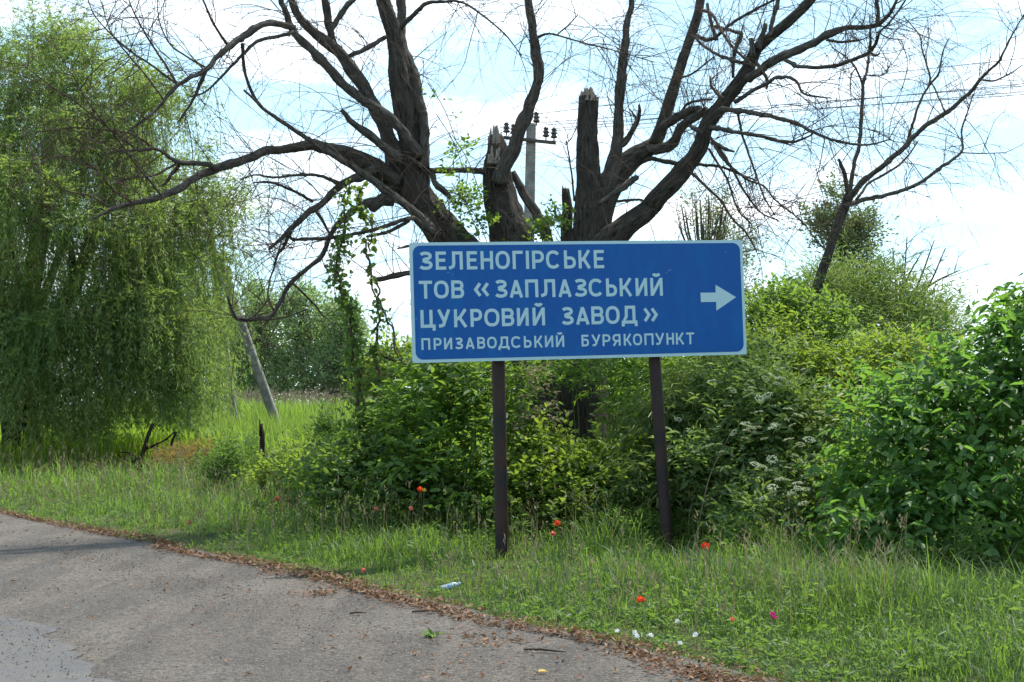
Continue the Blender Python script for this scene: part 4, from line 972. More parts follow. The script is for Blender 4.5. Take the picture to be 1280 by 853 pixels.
# inner and rear strands that close the crown
for q in range(170):
    cx = g.uniform(-165, 262); tp, bt = np.interp(cx, TOPX, TOPY), np.interp(cx, BOTX, BOTY)
    cy = tp + 60 + g.uniform() * max(10, bt - tp - 130); hd = half_depth(cx, cy)
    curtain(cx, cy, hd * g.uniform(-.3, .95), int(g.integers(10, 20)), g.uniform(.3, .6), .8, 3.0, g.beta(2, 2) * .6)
S0, DIR, LEN, TN, SWAY = np.array(S0), np.array(DIR), np.array(LEN), np.array(TN), np.array(SWAY)
b, bs = MB(), MB()
PP, DD, TT = [], [], []
for s0, d, L, t_, sw, rs in zip(S0, DIR, LEN, TN, SWAY, RISE):
    n = int(L / .048) + 3; ts = np.sort(g.uniform(0, 1, n))
    h = g.uniform(.12, .55) * (1 + .7 * (rs > .5)); ph = g.uniform(0, 6.28); wv = g.uniform(.02, .07)
    def pos(t):
        hx = h * (1 - np.exp(-3.2 * t)); wx = wv * np.sin(t * L * 2.2 + ph)
        return np.stack([s0[0] + d[0] * hx + wx * d[1] + sw[0] * L * t ** 2, s0[1] + d[1] * hx - wx * d[0] + sw[1] * L * t ** 2, s0[2] + (.35 + rs) * np.sin(np.clip(t * L * 3.2, 0, math.pi)) * h - L * t], 1)
    p_ = pos(ts); PP.append(p_)
    a = g.uniform(0, 6.28, n); sp_ = g.uniform(.3, 1.0, n)
    up0 = np.where(ts * L < .3 + .3 * rs, .3, -1.0)
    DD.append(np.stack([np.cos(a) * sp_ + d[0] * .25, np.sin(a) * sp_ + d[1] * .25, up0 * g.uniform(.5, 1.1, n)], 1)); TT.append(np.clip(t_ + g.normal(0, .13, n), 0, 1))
    if g.uniform() < .22:
        tt = np.linspace(0, 1, 7); tube(bs, pos(tt), np.linspace(.006, .002, 7), 3, cap=False)
PP, DD, TT = np.concatenate(PP), np.concatenate(DD), np.concatenate(TT)
n = len(PP); print('willow leaves', n)
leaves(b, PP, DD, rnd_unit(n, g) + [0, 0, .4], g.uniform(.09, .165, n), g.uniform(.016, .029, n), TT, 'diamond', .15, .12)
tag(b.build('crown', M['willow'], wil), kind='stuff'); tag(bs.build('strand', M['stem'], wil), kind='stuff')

# ================================================================== SHRUBS
def sprigs(b_, lobes, n, per, sl, ll, lw, g_, droop=.25, upb=.5, kind='diamond', surf=.6, tbase=.45, tvar=.18, zmin=.03, fold=.25, curl=.15, collect=None, nup=.7):
    lobes = np.asarray(lobes, float)                # x y z rx ry rz
    w_ = (lobes[:, 3] * lobes[:, 4] * lobes[:, 5]) ** (.7); w_ /= w_.sum()
    li = g_.choice(len(lobes), n, p=w_)
    d = rnd_unit(n, g_); d[:, 2] = np.where(d[:, 2] < -.55, -d[:, 2], d[:, 2])
    r_ = np.where(g_.uniform(size=n) < surf, g_.uniform(.72, 1.08, n) + .35 * (g_.uniform(size=n) < .10), g_.uniform(.2, .9, n))
    c_ = lobes[li, :3]; rad = lobes[li, 3:]
    p_ = c_ + d * rad * r_[:, None]
    axis = nrm(d * .7 + np.array([0, 0, upb]) + rnd_unit(n, g_) * .55)
    tl = g_.uniform(-.12, .12, len(lobes))
    ts = tbase + tl[li] + g_.normal(0, tvar * .7, n)
    sln = sl * g_.uniform(.5, 1.7, n)
    P, D, N, L_, T_ = [], [], [], [], []
    for q in range(per):
        f_ = (q + .5) / per
        sgn = 1 if q % 2 else -1
        perp = nrm(np.cross(axis, rnd_unit(n, g_) * .35 + np.array([0, 0, 1.])))
        pos = p_ + axis * (sln * f_)[:, None] - np.array([0, 0, 1]) * (droop * sln * f_ ** 2 * .6)[:, None]
        dr = nrm(axis * (.45 + .5 * f_) + perp * sgn * (1.0 - .55 * f_) - np.array([0, 0, droop]) + rnd_unit(n, g_) * .42)
        P.append(pos); D.append(dr); N.append(np.array([0, 0, nup]) + d * .35 + rnd_unit(n, g_) * .65); L_.append(ll * g_.uniform(.42, 1.3, n) * (1.05 - .25 * abs(f_ - .5))); T_.append(ts + g_.normal(0, tvar * .6, n))
    P, D, N, L_, T_ = np.concatenate(P), np.concatenate(D), np.concatenate(N), np.concatenate(L_), np.concatenate(T_)
    ok = P[:, 2] > zmin
    P, D, N, L_, T_ = P[ok], D[ok], N[ok], L_[ok], np.clip(T_[ok], 0, 1)
    if collect is not None:
        collect.append((P, D, N, L_, T_)); return
    leaves(b_, P, D, N, L_, L_ * (lw / ll), T_, kind, fold, curl)
def stems(b_, lobes, n, base, g_, r0=.012, spread=.4):
    lobes = np.asarray(lobes, float)
    for q in g_.integers(0, len(lobes), n):
        L = lobes[q]; t_ = L[:3] + rnd_unit(1, g_)[0] * L[3:] * .75
        if t_[2] < .15: t_[2] = .3
        s = np.array([base[0] + (t_[0] - base[0]) * spread + g_.normal(0, .08), base[1] + (t_[1] - base[1]) * spread + g_.normal(0, .08), -.02])
        m_ = s * .45 + t_ * .55 + g_.normal(0, .06, 3); m_[2] = max(m_[2], .1) + .12
        pp, rr_ = smooth_path([s, m_, t_], [r0, r0 * .7, r0 * .25], .12)
        tube(b_, pp, rr_, 5, cap=False, g=g_)
def lobes_px(rows):
    """(px, py, rx px, ry px, Y, depth radius m)"""
    return [[*at(x, y_, Y), rx / ppm(Y), dr, ry / ppm(Y)] for x, y_, rx, ry, Y, dr in rows]
def shrub(name, label, rows, mat, n, per, sl, ll, lw, seed, cat='bush', nst=16, stem_mat='stem', r0=.011, extra=None, **k_):
    g_ = np.random.default_rng(seed); lb = lobes_px(rows); A = np.array(lb)
    base = (float(np.mean(A[:, 0])), float(np.mean(A[:, 1])), 0)
    root = thing(name, base, label, cat)
    b_ = MB(); sprigs(b_, lb, n, per, sl, ll, lw, g_, **k_); o = b_.build('foliage', M[mat], root); o['kind'] = 'stuff'
    if nst:
        b_ = MB(); stems(b_, lb, nst, base, g_, r0); o = b_.build('stem_cluster', M[stem_mat], root); o['kind'] = 'stuff'
    return root, lb, g_
def leaf_parts(root, col, lw_ratio, mat, kind, fold, curl, count, rest_name):
    """the leaves nearest the camera become leaf objects sharing a few meshes; the others one mesh"""
    P, D, N, L_, T_ = [np.concatenate(x) for x in zip(*col)]
    infr = (np.abs(P[:, 0] / P[:, 1]) < .358) & (P[:, 2] > .35)
    score = np.where(infr, np.linalg.norm(P - [0, 0, CAMZ], axis=1) - L_ * 6, 1e9)
    pick = np.argsort(score)[:count]; mask = np.zeros(len(P), bool); mask[pick] = True
    b_ = MB(); leaves(b_, P[~mask], D[~mask], N[~mask], L_[~mask], L_[~mask] * lw_ratio, T_[~mask], kind, fold, curl); o = b_.build(rest_name, M[mat], root); o['kind'] = 'stuff'
    ms = []
    for t_ in (.1, .3, .5, .7, .9):
        b_ = MB(); leaves(b_, np.zeros((1, 3)), np.array([[1., 0, 0]]), np.array([[0, 0, 1.]]), 1.0, lw_ratio, t_, kind, fold, curl); ms.append(b_.mesh('leaf', M[mat]))
    loc = Vector(root.location)
    for q in pick:
        d = nrm(D[q]); s = nrm(np.cross(d, N[q])); nn = np.cross(s, d)
        Mx = Matrix(((d[0], -s[0], nn[0], P[q][0] - loc.x), (d[1], -s[1], nn[1], P[q][1] - loc.y), (d[2], -s[2], nn[2], P[q][2] - loc.z), (0, 0, 0, 1))) @ Matrix.Scale(float(L_[q]), 4)
        o = bpy.data.objects.new('leaf', ms[min(4, int(T_[q] * 5))]); COL.objects.link(o); o.parent = root; o.matrix_local = Mx
def big_shrub(name, label, rows, mat, n, per, sl, ll, lw, seed, count=300, kind='hex', fold=.22, curl=.22, nst=20, r0=.014, cat='bush', **k_):
    g_ = np.random.default_rng(seed); lb = lobes_px(rows); A = np.array(lb)
    base = (float(np.mean(A[:, 0])), float(np.mean(A[:, 1])), 0)
    root = thing(name, base, label, cat); col = []
    sprigs(None, lb, n, per, sl, ll, lw, g_, collect=col, **k_)
    leaf_parts(root, col, lw / ll, mat, kind, fold, curl, count, 'foliage')
    b_ = MB(); stems(b_, lb, nst, base, g_, r0); o = b_.build('stem_cluster', M['stem'], root); o['kind'] = 'stuff'
    return root, lb, g_
def sub_lobes(rows, n, f_, seed):
    """scatter smaller lobes over the big ones for an uneven outline"""
    g_ = np.random.default_rng(seed); out = list(rows)
    for _ in range(n):
        x, y_, rx, ry, Y, dr = rows[g_.integers(len(rows))]; a = g_.uniform(-.6, math.pi + .6); k_ = f_ * g_.uniform(.5, 1.2)
        out.append((x + rx * math.cos(a) * g_.uniform(.6, 1.05), y_ - ry * math.sin(a) * g_.uniform(.6, 1.05), rx * k_, ry * k_, Y + g_.uniform(-1, 1) * dr * .6, dr * k_ * 1.2))
    return out

# right foreground: tall large-leaved bush
rI = [(1225, 590, 110, 125, 12.3, .9), (1290, 510, 80, 110, 12.4, .9), (1350, 570, 110, 160, 12.6, 1.1), (1130, 600, 75, 110, 12.5, .7), (1180, 530, 55, 62, 12.6, .6), (1120, 540, 50, 50, 12.8, .5), (1200, 680, 110, 60, 12.0, .7), (1264, 425, 26, 40, 12.3, .35), (1212, 462, 18, 30, 12.5, .25), (1310, 410, 40, 50, 12.5, .4), (1085, 660, 42, 60, 12.6, .5), (1238, 440, 15, 30, 12.3, .25), (1275, 380, 9, 26, 12.3, .15), (1196, 440, 8, 26, 12.5, .15)]
rootI, lbI, gI = big_shrub('box_elder_bush', 'large dark green broad-leaved bush filling the right edge', sub_lobes(rI, 16, .42, 1), 'box_elder', 2500, 6, .36, .105, .048, 61, 300, droop=.7, upb=.7, tbase=.5, tvar=.34, nst=34)
# centre left: young ash-like leaves under the sign's left end
rA = [(560, 500, 52, 44, 16.0, .6), (595, 560, 36, 70, 15.9, .6), (540, 580, 56, 56, 15.8, .6), (505, 540, 34, 40, 16.0, .5), (590, 480, 34, 30, 16.4, .5), (530, 478, 22, 22, 16.0, .3), (600, 625, 36, 34, 15.5, .5)]
big_shrub('ash_sapling', 'leafy green saplings with pointed leaves under the left end of the sign', sub_lobes(rA, 14, .45, 2), 'ash', 820, 6, .32, .115, .044, 62, 300, droop=.45, upb=.7, tbase=.5, tvar=.28, nst=22)
shrub('bramble_mound', 'low dark bramble mound below the hanging vines', sub_lobes([(440, 605, 52, 36, 16.2, .7), (490, 600, 46, 46, 16.2, .7), (405, 620, 34, 24, 16.4, .5), (460, 570, 34, 26, 16.5, .5), (520, 625, 40, 26, 15.7, .5)], 10, .45, 3), 'darkleaf', 1500, 6, .24, .075, .045, 63, droop=.3, tbase=.2, kind='hex')
shrub('hop_tangle', 'bright yellow-green leafy tangle between the two sign posts', sub_lobes([(690, 610, 50, 36, 15.6, .5), (740, 625, 60, 40, 15.4, .6), (675, 575, 30, 34, 15.8, .4), (780, 600, 50, 42, 15.6, .6), (660, 640, 30, 30, 15.3, .4), (800, 640, 46, 26, 15.3, .45), (730, 645, 60, 24, 15.3, .45), (725, 598, 36, 22, 15.5, .4)], 14, .4, 4), 'bramble', 2100, 6, .2, .075, .046, 64, droop=.2, upb=.6, tbase=.55, tvar=.22, kind='hex')
shrub('climber_thicket', 'loose leafy climbers in the gap under the middle of the sign', sub_lobes([(660, 490, 26, 34, 16.4, .35), (690, 480, 26, 24, 16.8, .35), (780, 480, 60, 32, 17.0, .5), (830, 500, 44, 46, 16.8, .6), (800, 530, 40, 36, 16.4, .5), (650, 545, 20, 36, 16.1, .35), (745, 470, 30, 20, 17.0, .4)], 10, .5, 5), 'ash', 1000, 7, .24, .085, .03, 65, droop=.4, tbase=.5, tvar=.22)
shrub('back_thicket', 'shaded thicket standing behind the big dead trunk', sub_lobes([(620, 500, 44, 52, 20.5, .7), (580, 520, 50, 50, 20.5, .7), (770, 490, 50, 50, 20.5, .7), (840, 480, 56, 56, 20.5, .8), (900, 500, 60, 60, 20.3, .8), (800, 540, 80, 50, 20.0, .8), (660, 560, 60, 50, 20.0, .7)], 10, .45, 44), 'darkleaf', 2300, 6, .3, .11, .055, 166, droop=.3, tbase=.5, tvar=.25)
shrub('dry_vine', 'withered tan leaves hanging beside the left sign post', [(668, 490, 14, 30, 15.9, .15), (680, 520, 16, 16, 15.9, .15), (656, 535, 12, 14, 15.8, .12)], 'straw', 60, 5, .14, .07, .03, 66, 'vine', 5, 'twig', tbase=.75, droop=.5)
shrub('drooping_grass_mound', 'shaggy mound of drooping narrow leaves beside the right sign post', sub_lobes([(820, 570, 38, 60, 15.7, .5), (800, 620, 46, 40, 15.3, .5), (862, 560, 34, 80, 15.6, .5), (885, 615, 36, 46, 15.4, .45), (860, 640, 34, 30, 15.5, .35)], 10, .45, 6), 'narrow', 2600, 7, .34, .15, .014, 67, droop=.95, upb=.7, tbase=.4, tvar=.2)
# elder with flat cream flower heads
rF = [(930, 520, 60, 60, 15.2, .7), (985, 560, 60, 70, 14.9, .7), (920, 600, 60, 70, 14.8, .7), (1010, 640, 54, 60, 14.2, .6), (960, 670, 60, 40, 13.9, .6), (905, 480, 40, 36, 15.8, .5), (960, 470, 40, 34, 15.9, .5), (1040, 600, 30, 50, 14.4, .4)]
elder, lbF, gF = shrub('elder_bush', 'grey-green bush dotted with flat cream flower heads right of the sign post', sub_lobes(rF, 16, .42, 7), 'elder', 3600, 6, .24, .095, .034, 68, droop=.3, tbase=.45, tvar=.22)
M['umbel_stem'] = M['stem']
ups = []
pxs = [(930, 452), (945, 459), (955, 463), (963, 447), (970, 456), (975, 462), (952, 468), (965, 470), (938, 476), (890, 477), (898, 480), (915, 488), (972, 480), (935, 495), (960, 495), (908, 508), (985, 512), (998, 520), (1005, 518), (1010, 537), (990, 532), (968, 531), (945, 535), (928, 531), (1012, 550), (985, 550), (1000, 556), (955, 549), (930, 548), (918, 541), (862, 540), (848, 525), (1015, 590), (1022, 605), (1008, 612), (1028, 625), (1005, 630), (985, 585), (965, 575), (1020, 570), (975, 600), (950, 585), (880, 560), (1030, 645)]
bu = MB(); n = 70
aa = gF.uniform(0, 6.28, n); rr_ = np.sqrt(gF.uniform(size=n))
Pu = np.stack([np.cos(aa) * rr_, np.sin(aa) * rr_, .28 * (1 - rr_ ** 2) + gF.normal(0, .05, n)], 1)
leaves(bu, Pu - [.1, 0, 0], np.stack([np.cos(aa), np.sin(aa), gF.uniform(-.2, .5, n)], 1), np.array([[0, 0, 1.]]) + gF.normal(0, .3, (n, 3)), .30, .28, gF.uniform(size=n), 'diamond', .2, .1)
umbel_mesh = bu.mesh('flower_head', M['umbel'])
pxs += [(gF.uniform(930, 1035), gF.uniform(470, 640)) for _ in range(34)]
for (px, py) in pxs:
    Y = 15.25 - (py - 450) * .0075 - .98 + gF.uniform(-.14, .14)
    o = bpy.data.objects.new('flower_head', umbel_mesh); COL.objects.link(o); o.parent = elder
    o.location = Vector(at(px, py, Y)) - elder.location; s = gF.uniform(.028, .052); o.scale = (s, s, s); o.rotation_euler = (gF.normal(0, .25) + .15, gF.normal(0, .25), gF.uniform(0, 6))
# dark shrubs behind
shrub('draped_thicket', 'continuous leafy tangle filling the space between the flowering bush and the large right bush', sub_lobes([(1060, 560, 36, 60, 14.4, .5), (1075, 500, 40, 50, 15.2, .6), (1110, 470, 46, 40, 15.6, .6), (905, 462, 36, 22, 16.2, .4), (960, 452, 44, 30, 16.4, .5), (1030, 500, 44, 50, 15.8, .6), (1050, 640, 34, 50, 13.6, .4), (1150, 470, 40, 30, 15.2, .5)], 16, .45, 17), 'bramble', 1800, 6, .28, .085, .04, 168, droop=.45, upb=.8, tbase=.4, tvar=.28, nst=22)
shrub('ivy_thicket', 'dark tangled thicket behind the right end of the sign', sub_lobes([(990, 420, 46, 44, 17.6, .7), (955, 440, 36, 40, 17.4, .6), (1030, 450, 46, 46, 17.2, .7), (1000, 480, 70, 40, 17.0, .8), (940, 500, 40, 50, 17.0, .6), (1060, 500, 46, 44, 16.5, .7), (965, 392, 24, 20, 17.6, .4)], 14, .42, 8), 'darkleaf', 2600, 6, .24, .09, .042, 69, droop=.3, tbase=.6, tvar=.25)
shrub('willow_shrub', 'pale green narrow-leaved willow shrub below the leaning bare tree', sub_lobes([(1060, 390, 50, 46, 20.0, .8), (1110, 400, 50, 46, 20.2, .8), (1150, 420, 40, 40, 20.2, .7), (1090, 440, 80, 44, 19.6, .9), (1030, 400, 40, 40, 20.0, .7), (1165, 455, 40, 50, 19.6, .7), (1070, 480, 70, 60, 19.0, .9)], 18, .4, 9), 'narrow', 3300, 8, .40, .105, .019, 70, droop=.25, upb=.9, tbase=.6, tvar=.22, r0=.016)
bare = thing('bare_shrub_stems', (at(1130, 430, 20.4)[0], 20.4, 0), 'bare brown stems poking out above the pale willow shrub', 'bush')
gb = np.random.default_rng(71); st_p = []
b = MB()
for (x0, y0, x1, y1, x2, y2) in ((1110, 420, 1128, 360, 1134, 296), (1120, 420, 1150, 350, 1168, 300), (1124, 400, 1134, 350, 1152, 316), (1118, 410, 1158, 362, 1182, 310), (1090, 420, 1100, 370, 1106, 322), (1088, 420, 1090, 380, 1080, 330), (1130, 380, 1170, 352, 1200, 338), (1112, 410, 1120, 370, 1116, 310)):
    P, r_ = trace([(x0, y0, 4), (x1, y1, 2.8), (x2, y2, 1.1)], 0, gb.uniform(-.4, .4), 20.4); pp, rr2 = smooth_path(P, r_, .1); tube(b, pp, rr2, 5, g=gb); st_p.append((pp, rr2, 1.0))
for q, L in enumerate(((1110, 560), (1095, 560))):
    P, r_ = trace([(L[0], L[1], 6), (L[0] + 6, 480, 5), (1108 if q == 0 else 1090, 415, 4)], 0, 0, 20.4); tube(b, P, r_, 6)
b.build('stem', M['twig'], bare); make_twigs(st_p, 50, bare, 'twigs', droop=.1, lmin=.15, lmax=.7, seed=72)

# trees further back
def bg_tree(name, label, trunk, rows, mat, n, per, sl, ll, lw, seed, Y, bark='bark_limb', **k_):
    g_ = np.random.default_rng(seed); lb = lobes_px(rows)
    p0 = at(trunk[0][0], trunk[0][1], Y)
    root = thing(name, (p0[0], Y, 0), label, 'tree', None)
    P, r_ = trace(trunk, 0, 0, Y); P = np.vstack([[P[0][0], Y, -.1], P]); r_ = np.concatenate([[r_[0] * 1.2], r_])
    b_ = MB(); pp, rr2 = smooth_path(P, r_, .3); tube(b_, pp, rr2, 8, .05, g=g_); b_.build('trunk', M[bark], root)
    b_ = MB()
    for q in range(len(lb)):
        a = pp[int(len(pp) * g_.uniform(.45, .95))]; t_ = np.array(lb[q][:3]); m_ = (a + t_) / 2 + [0, 0, -.1 * np.linalg.norm(t_ - a)]
        sp_, sr_ = smooth_path([a, m_, t_], [r_[0] * .3, r_[0] * .2, r_[0] * .06], .25); tube(b_, sp_, sr_, 5, cap=False, g=g_)
    o = b_.build('branches', M[bark], root); o['kind'] = 'stuff'
    b_ = MB(); sprigs(b_, lb, n, per, sl, ll, lw, g_, **k_); o = b_.build('crown', M[mat], root); o['kind'] = 'stuff'
    return root
rJ = [(1045, 262, 12, 24, 40, .6), (1035, 300, 24, 28, 40, .7), (1060, 310, 24, 34, 40, .7), (1080, 300, 14, 24, 40, .5), (1070, 340, 26, 34, 40, .7), (1055, 380, 30, 40, 40, .8), (1022, 285, 14, 18, 40, .5), (1060, 430, 34, 40, 40, .9)]
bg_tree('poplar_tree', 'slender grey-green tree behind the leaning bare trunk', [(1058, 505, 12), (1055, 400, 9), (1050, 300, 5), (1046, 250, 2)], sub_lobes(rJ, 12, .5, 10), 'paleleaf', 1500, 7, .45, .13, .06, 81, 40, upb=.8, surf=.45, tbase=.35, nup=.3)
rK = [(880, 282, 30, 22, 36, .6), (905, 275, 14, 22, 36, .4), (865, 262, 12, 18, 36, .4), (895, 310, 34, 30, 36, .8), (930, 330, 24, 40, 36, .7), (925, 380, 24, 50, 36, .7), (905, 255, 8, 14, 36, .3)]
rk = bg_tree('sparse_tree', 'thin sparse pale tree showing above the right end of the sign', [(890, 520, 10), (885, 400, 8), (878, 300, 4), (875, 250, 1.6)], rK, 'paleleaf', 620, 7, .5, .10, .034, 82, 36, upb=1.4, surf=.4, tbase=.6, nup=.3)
gb = np.random.default_rng(83); b = MB()
for q in range(34):
    x = gb.uniform(842, 925); y1 = gb.uniform(236, 268) + abs(x - 880) * .3
    P, r_ = trace([(880 + (x - 880) * .35, 330, 2.4), (880 + (x - 880) * .8, 290, 1.6), (x, y1, .7)], gb.uniform(-.4, .4), gb.uniform(-.6, .6), 36); tube(b, P, r_, 4, cap=False, g=gb)
tag(b.build('shoots', M['twig'], rk), kind='stuff')
far_l = ['tallest dense tree in the far row left of the sign', 'rounded dark tree at the left of the far row, behind the slanting brace', 'pale round tree at the right of the far row beside the hanging vine', 'low dark tree mostly hidden behind the braced pole']
far_r = [[(385, 405, 26, 34, 90, 2.2), (365, 420, 30, 36, 90, 2.2), (400, 450, 34, 34, 90, 2.4), (375, 478, 44, 32, 90, 2.4), (380, 503, 56, 18, 90, 2.4), (378, 378, 10, 16, 90, .8), (362, 385, 8, 14, 90, .8)],
         [(322, 395, 18, 30, 92, 1.8), (332, 430, 26, 36, 92, 2.0), (312, 455, 24, 36, 92, 2.0), (340, 475, 26, 30, 92, 2.0), (325, 503, 40, 18, 92, 2)],
         [(425, 410, 18, 26, 88, 1.6), (438, 455, 20, 44, 88, 1.8), (412, 475, 26, 30, 88, 1.8), (460, 480, 24, 26, 88, 1.8), (445, 503, 40, 18, 88, 1.8)],
         [(290, 440, 22, 46, 94, 2.0), (270, 460, 24, 40, 94, 2.0), (300, 482, 24, 24, 94, 1.8), (285, 503, 30, 18, 94, 1.8)]]
for q, rows in enumerate(far_r):
    Y = rows[0][4]; x0 = np.mean([r_[0] for r_ in rows])
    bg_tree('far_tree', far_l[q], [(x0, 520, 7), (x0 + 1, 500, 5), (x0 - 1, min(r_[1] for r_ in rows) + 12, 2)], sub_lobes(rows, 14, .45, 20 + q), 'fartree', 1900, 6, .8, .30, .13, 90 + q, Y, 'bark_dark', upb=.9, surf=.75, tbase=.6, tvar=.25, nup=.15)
shrub('sunlit_bush', 'bright yellow-green bush seen between the vines and the sign', sub_lobes([(485, 465, 24, 26, 30, .8), (505, 480, 26, 30, 30, .8), (465, 490, 20, 24, 30, .7), (520, 470, 26, 34, 30, .8), (590, 470, 40, 24, 30, .8)], 8, .5, 13), 'bramble', 900, 6, .35, .13, .07, 95, tbase=.7, upb=.7)

# roadside weeds left of the brambles
for q, (rows, lab, mat, ll, lw, n) in enumerate([
    ([(350, 603, 34, 20, 19.0, .5), (380, 610, 28, 18, 18.6, .5), (365, 585, 16, 16, 19.4, .3)], 'yellow-green leafy weeds beside the rotten stump', 'bramble', .075, .042, 560),
    ([(292, 596, 22, 26, 21.5, .5), (270, 604, 18, 18, 21.5, .4), (312, 585, 12, 28, 22, .3)], 'tall bluish-green weeds left of the rotten stump', 'weed', .10, .024, 520),
    ([(405, 585, 20, 22, 20.5, .4), (388, 578, 12, 26, 21, .3), (412, 560, 10, 24, 21, .3)], 'tall green weeds in front of the reed bed', 'weed', .10, .024, 420)]):
    shrub('weed_clump', lab, sub_lobes(rows, 8, .5, 30 + q), mat, n, 6, .26, ll, lw, 100 + q, 'weeds', 14, droop=.2, upb=1.6, tbase=.5, tvar=.25, surf=.4)
shrub('rusty_weeds', 'patch of rusty yellow-brown weeds at the foot of the leafy willow', [(240, 578, 30, 12, 27, .6), (215, 580, 24, 9, 27, .5), (265, 570, 18, 14, 27, .4)], 'rust_weed', 420, 6, .22, .08, .025, 104, 'weeds', 8, upb=1.0)
shrub('nettle_clump', 'low leafy nettles at the foot of the right sign post', sub_lobes([(770, 668, 34, 14, 14.6, .3), (880, 664, 26, 18, 14.8, .3), (800, 664, 24, 12, 14.8, .25), (925, 690, 26, 18, 13.4, .3)], 6, .5, 33), 'weed', 800, 6, .16, .07, .035, 105, 'weeds', 12, upb=.8, tbase=.5, tvar=.25)
shrub('goosefoot_weed', 'upright feathery green weed in front of the large right bush', [(1212, 705, 12, 30, 11.2, .12), (1216, 680, 8, 22, 11.2, .1)], 'weed', 60, 7, .12, .06, .02, 106, 'weeds', 3, upb=1.2, tbase=.7)
# pale dry stalks standing in front of the right bush
for q, (x0, y0, x1, y1, x2, y2, lab) in enumerate(((1118, 750, 1108, 700, 1104, 678, 'thin pale stalk left of the feathery weed at right'), (1136, 745, 1132, 680, 1134, 640, 'upright pale stalk before the right bush'), (1196, 748, 1194, 690, 1192, 645, 'tall green stalk beside the feathery weed'), (1192, 705, 1180, 695, 1166, 682, 'slanting pale twig before the right bush'), (868, 686, 886, 600, 914, 540, 'long pale slanting stem in front of the elder bush'), (1006, 735, 1040, 748, 1100, 756, 'dry straw stalk lying at the foot of the right bush'))):
    Y = 11.3 if x0 > 1000 else 14.0
    a, m_, c_ = at(x0, y0, Y), at(x1, y1, Y - .05), at(x2, y2, Y - .05)
    if q < 3: a[2] = .0
    pp, rr2 = smooth_path([a, m_, c_], [.007, .006, .003], .08); b = MB(); tube(b, pp, rr2, 6)
    tag(b.build('dry_stalk', M['straw'] if q != 2 else M['stem']), lab, 'stalk', 'stalks before the bushes')

# ================================================================== VINES ON THE DEAD WILLOW
def vine(label, pts, d, n, spread, seed, mat='darkleaf', ll=.085, lw=.065, dens=None, Y0=16.9):
    g_ = np.random.default_rng(seed)
    P, r_ = trace(pts, 0, d, Y0); pp, rr2 = smooth_path(P, r_, .06)
    root = thing('climbing_vine', (pp[-1][0], pp[-1][1], 0), label, 'vine', 'vines on the dead willow')
    b_ = MB()
    wv = np.cumsum(g_.normal(0, .022, pp.shape), 0); pp = pp + wv - np.linspace(0, 1, len(pp))[:, None] * wv[-1]
    tube(b_, pp, rr2, 5, cap=False)
    pp2 = pp + np.cumsum(g_.normal(0, .012, pp.shape), 0) * .5; tube(b_, pp2, rr2 * .6, 4, cap=False); b_.build('stem', M['twig'], root)
    f_ = g_.uniform(size=n) ** (dens or 1.0); idx = (f_ * (len(pp) - 1)).astype(int)
    clump = .5 + .8 * vnoise(f_ * 14 + seed, f_ * 0 + .5) ** 2; sp_ = spread * (.35 + .9 * f_) * clump * 1.4
    pos = pp[idx] + rnd_unit(n, g_) * (sp_ * g_.uniform(.2, 1, n))[:, None] * [1, .8, .7]
    ok = pos[:, 2] > .1; pos = pos[ok]; n = len(pos)
    b_ = MB(); leaves(b_, pos, rnd_unit(n, g_) - [0, 0, .5], rnd_unit(n, g_) + [0, -.6, .5], ll * g_.uniform(.6, 1.2, n), lw * g_.uniform(.6, 1.2, n), g_.beta(2, 2, n), 'hex', .2, .15)
    o = b_.build('foliage', M[mat], root); o['kind'] = 'stuff'
vine('long leafy vine hanging left of the sign, nearest the far trees', [(437, 225, 2), (440, 300, 3), (442, 380, 4), (446, 450, 5), (449, 520, 6), (450, 600, 7)], -.3, 1250, .19, 121, dens=.62, ll=.07, lw=.05)
vine('thinner leafy vine hanging close to the left edge of the sign', [(463, 318, 2), (466, 380, 3), (472, 440, 4), (474, 500, 4), (478, 570, 5)], -.3, 420, .16, 122, dens=.5, ll=.07, lw=.05)
vine('bare ropey vine slanting beside the left edge of the sign', [(458, 300, 2), (470, 360, 2.4), (482, 400, 2.4), (500, 450, 2.4), (512, 480, 2)], -.3, 26, .08, 123)
vine('leafy vine climbing on the left trunk above the sign', [(452, 235, 2), (450, 260, 2), (462, 285, 2), (463, 315, 2)], 0, 90, .14, 124, 'bramble', Y0=16.9)
for q, (lab, rows, mat, n) in enumerate([
    ('green climber clump between the left and middle broken trunks', [(590, 270, 20, 30, 17.8, .35), (575, 250, 12, 20, 17.7, .3), (605, 292, 20, 14, 17.8, .35), (560, 215, 14, 8, 17.7, .25), (570, 200, 14, 10, 17.7, .25)], 'darkleaf', 150),
    ('green climber clump behind the gap between middle and right trunks', [(690, 285, 18, 14, 17.7, .3), (672, 292, 14, 10, 17.7, .25), (700, 272, 8, 10, 17.7, .25)], 'darkleaf', 80),
    ('light climber leaves on the right side of the left upright stem', [(545, 125, 12, 18, 17.6, .25), (556, 165, 14, 16, 17.6, .25), (575, 190, 14, 12, 17.6, .25)], 'darkleaf', 14)]):
    root, lb, g_ = shrub('ivy_clump', lab, rows, mat, n, 4, .14, .06, .045, 130 + q, 'vine', 0, tbase=.6, kind='hex')
    b = MB()
    for r_ in lb[:3]:
        c_ = np.array(r_[:3]); tube(b, smooth_path([c_ + [.25, .2, -.5], c_ + [.1, .1, -.1], c_ + [-.1, -.1, .2]], [.006, .005, .003], .08)[0], np.full(len(smooth_path([c_ + [.25, .2, -.5], c_ + [.1, .1, -.1], c_ + [-.1, -.1, .2]], [.006, .005, .003], .08)[0]), .005), 4)
    b.build('stem', M['twig'], root)

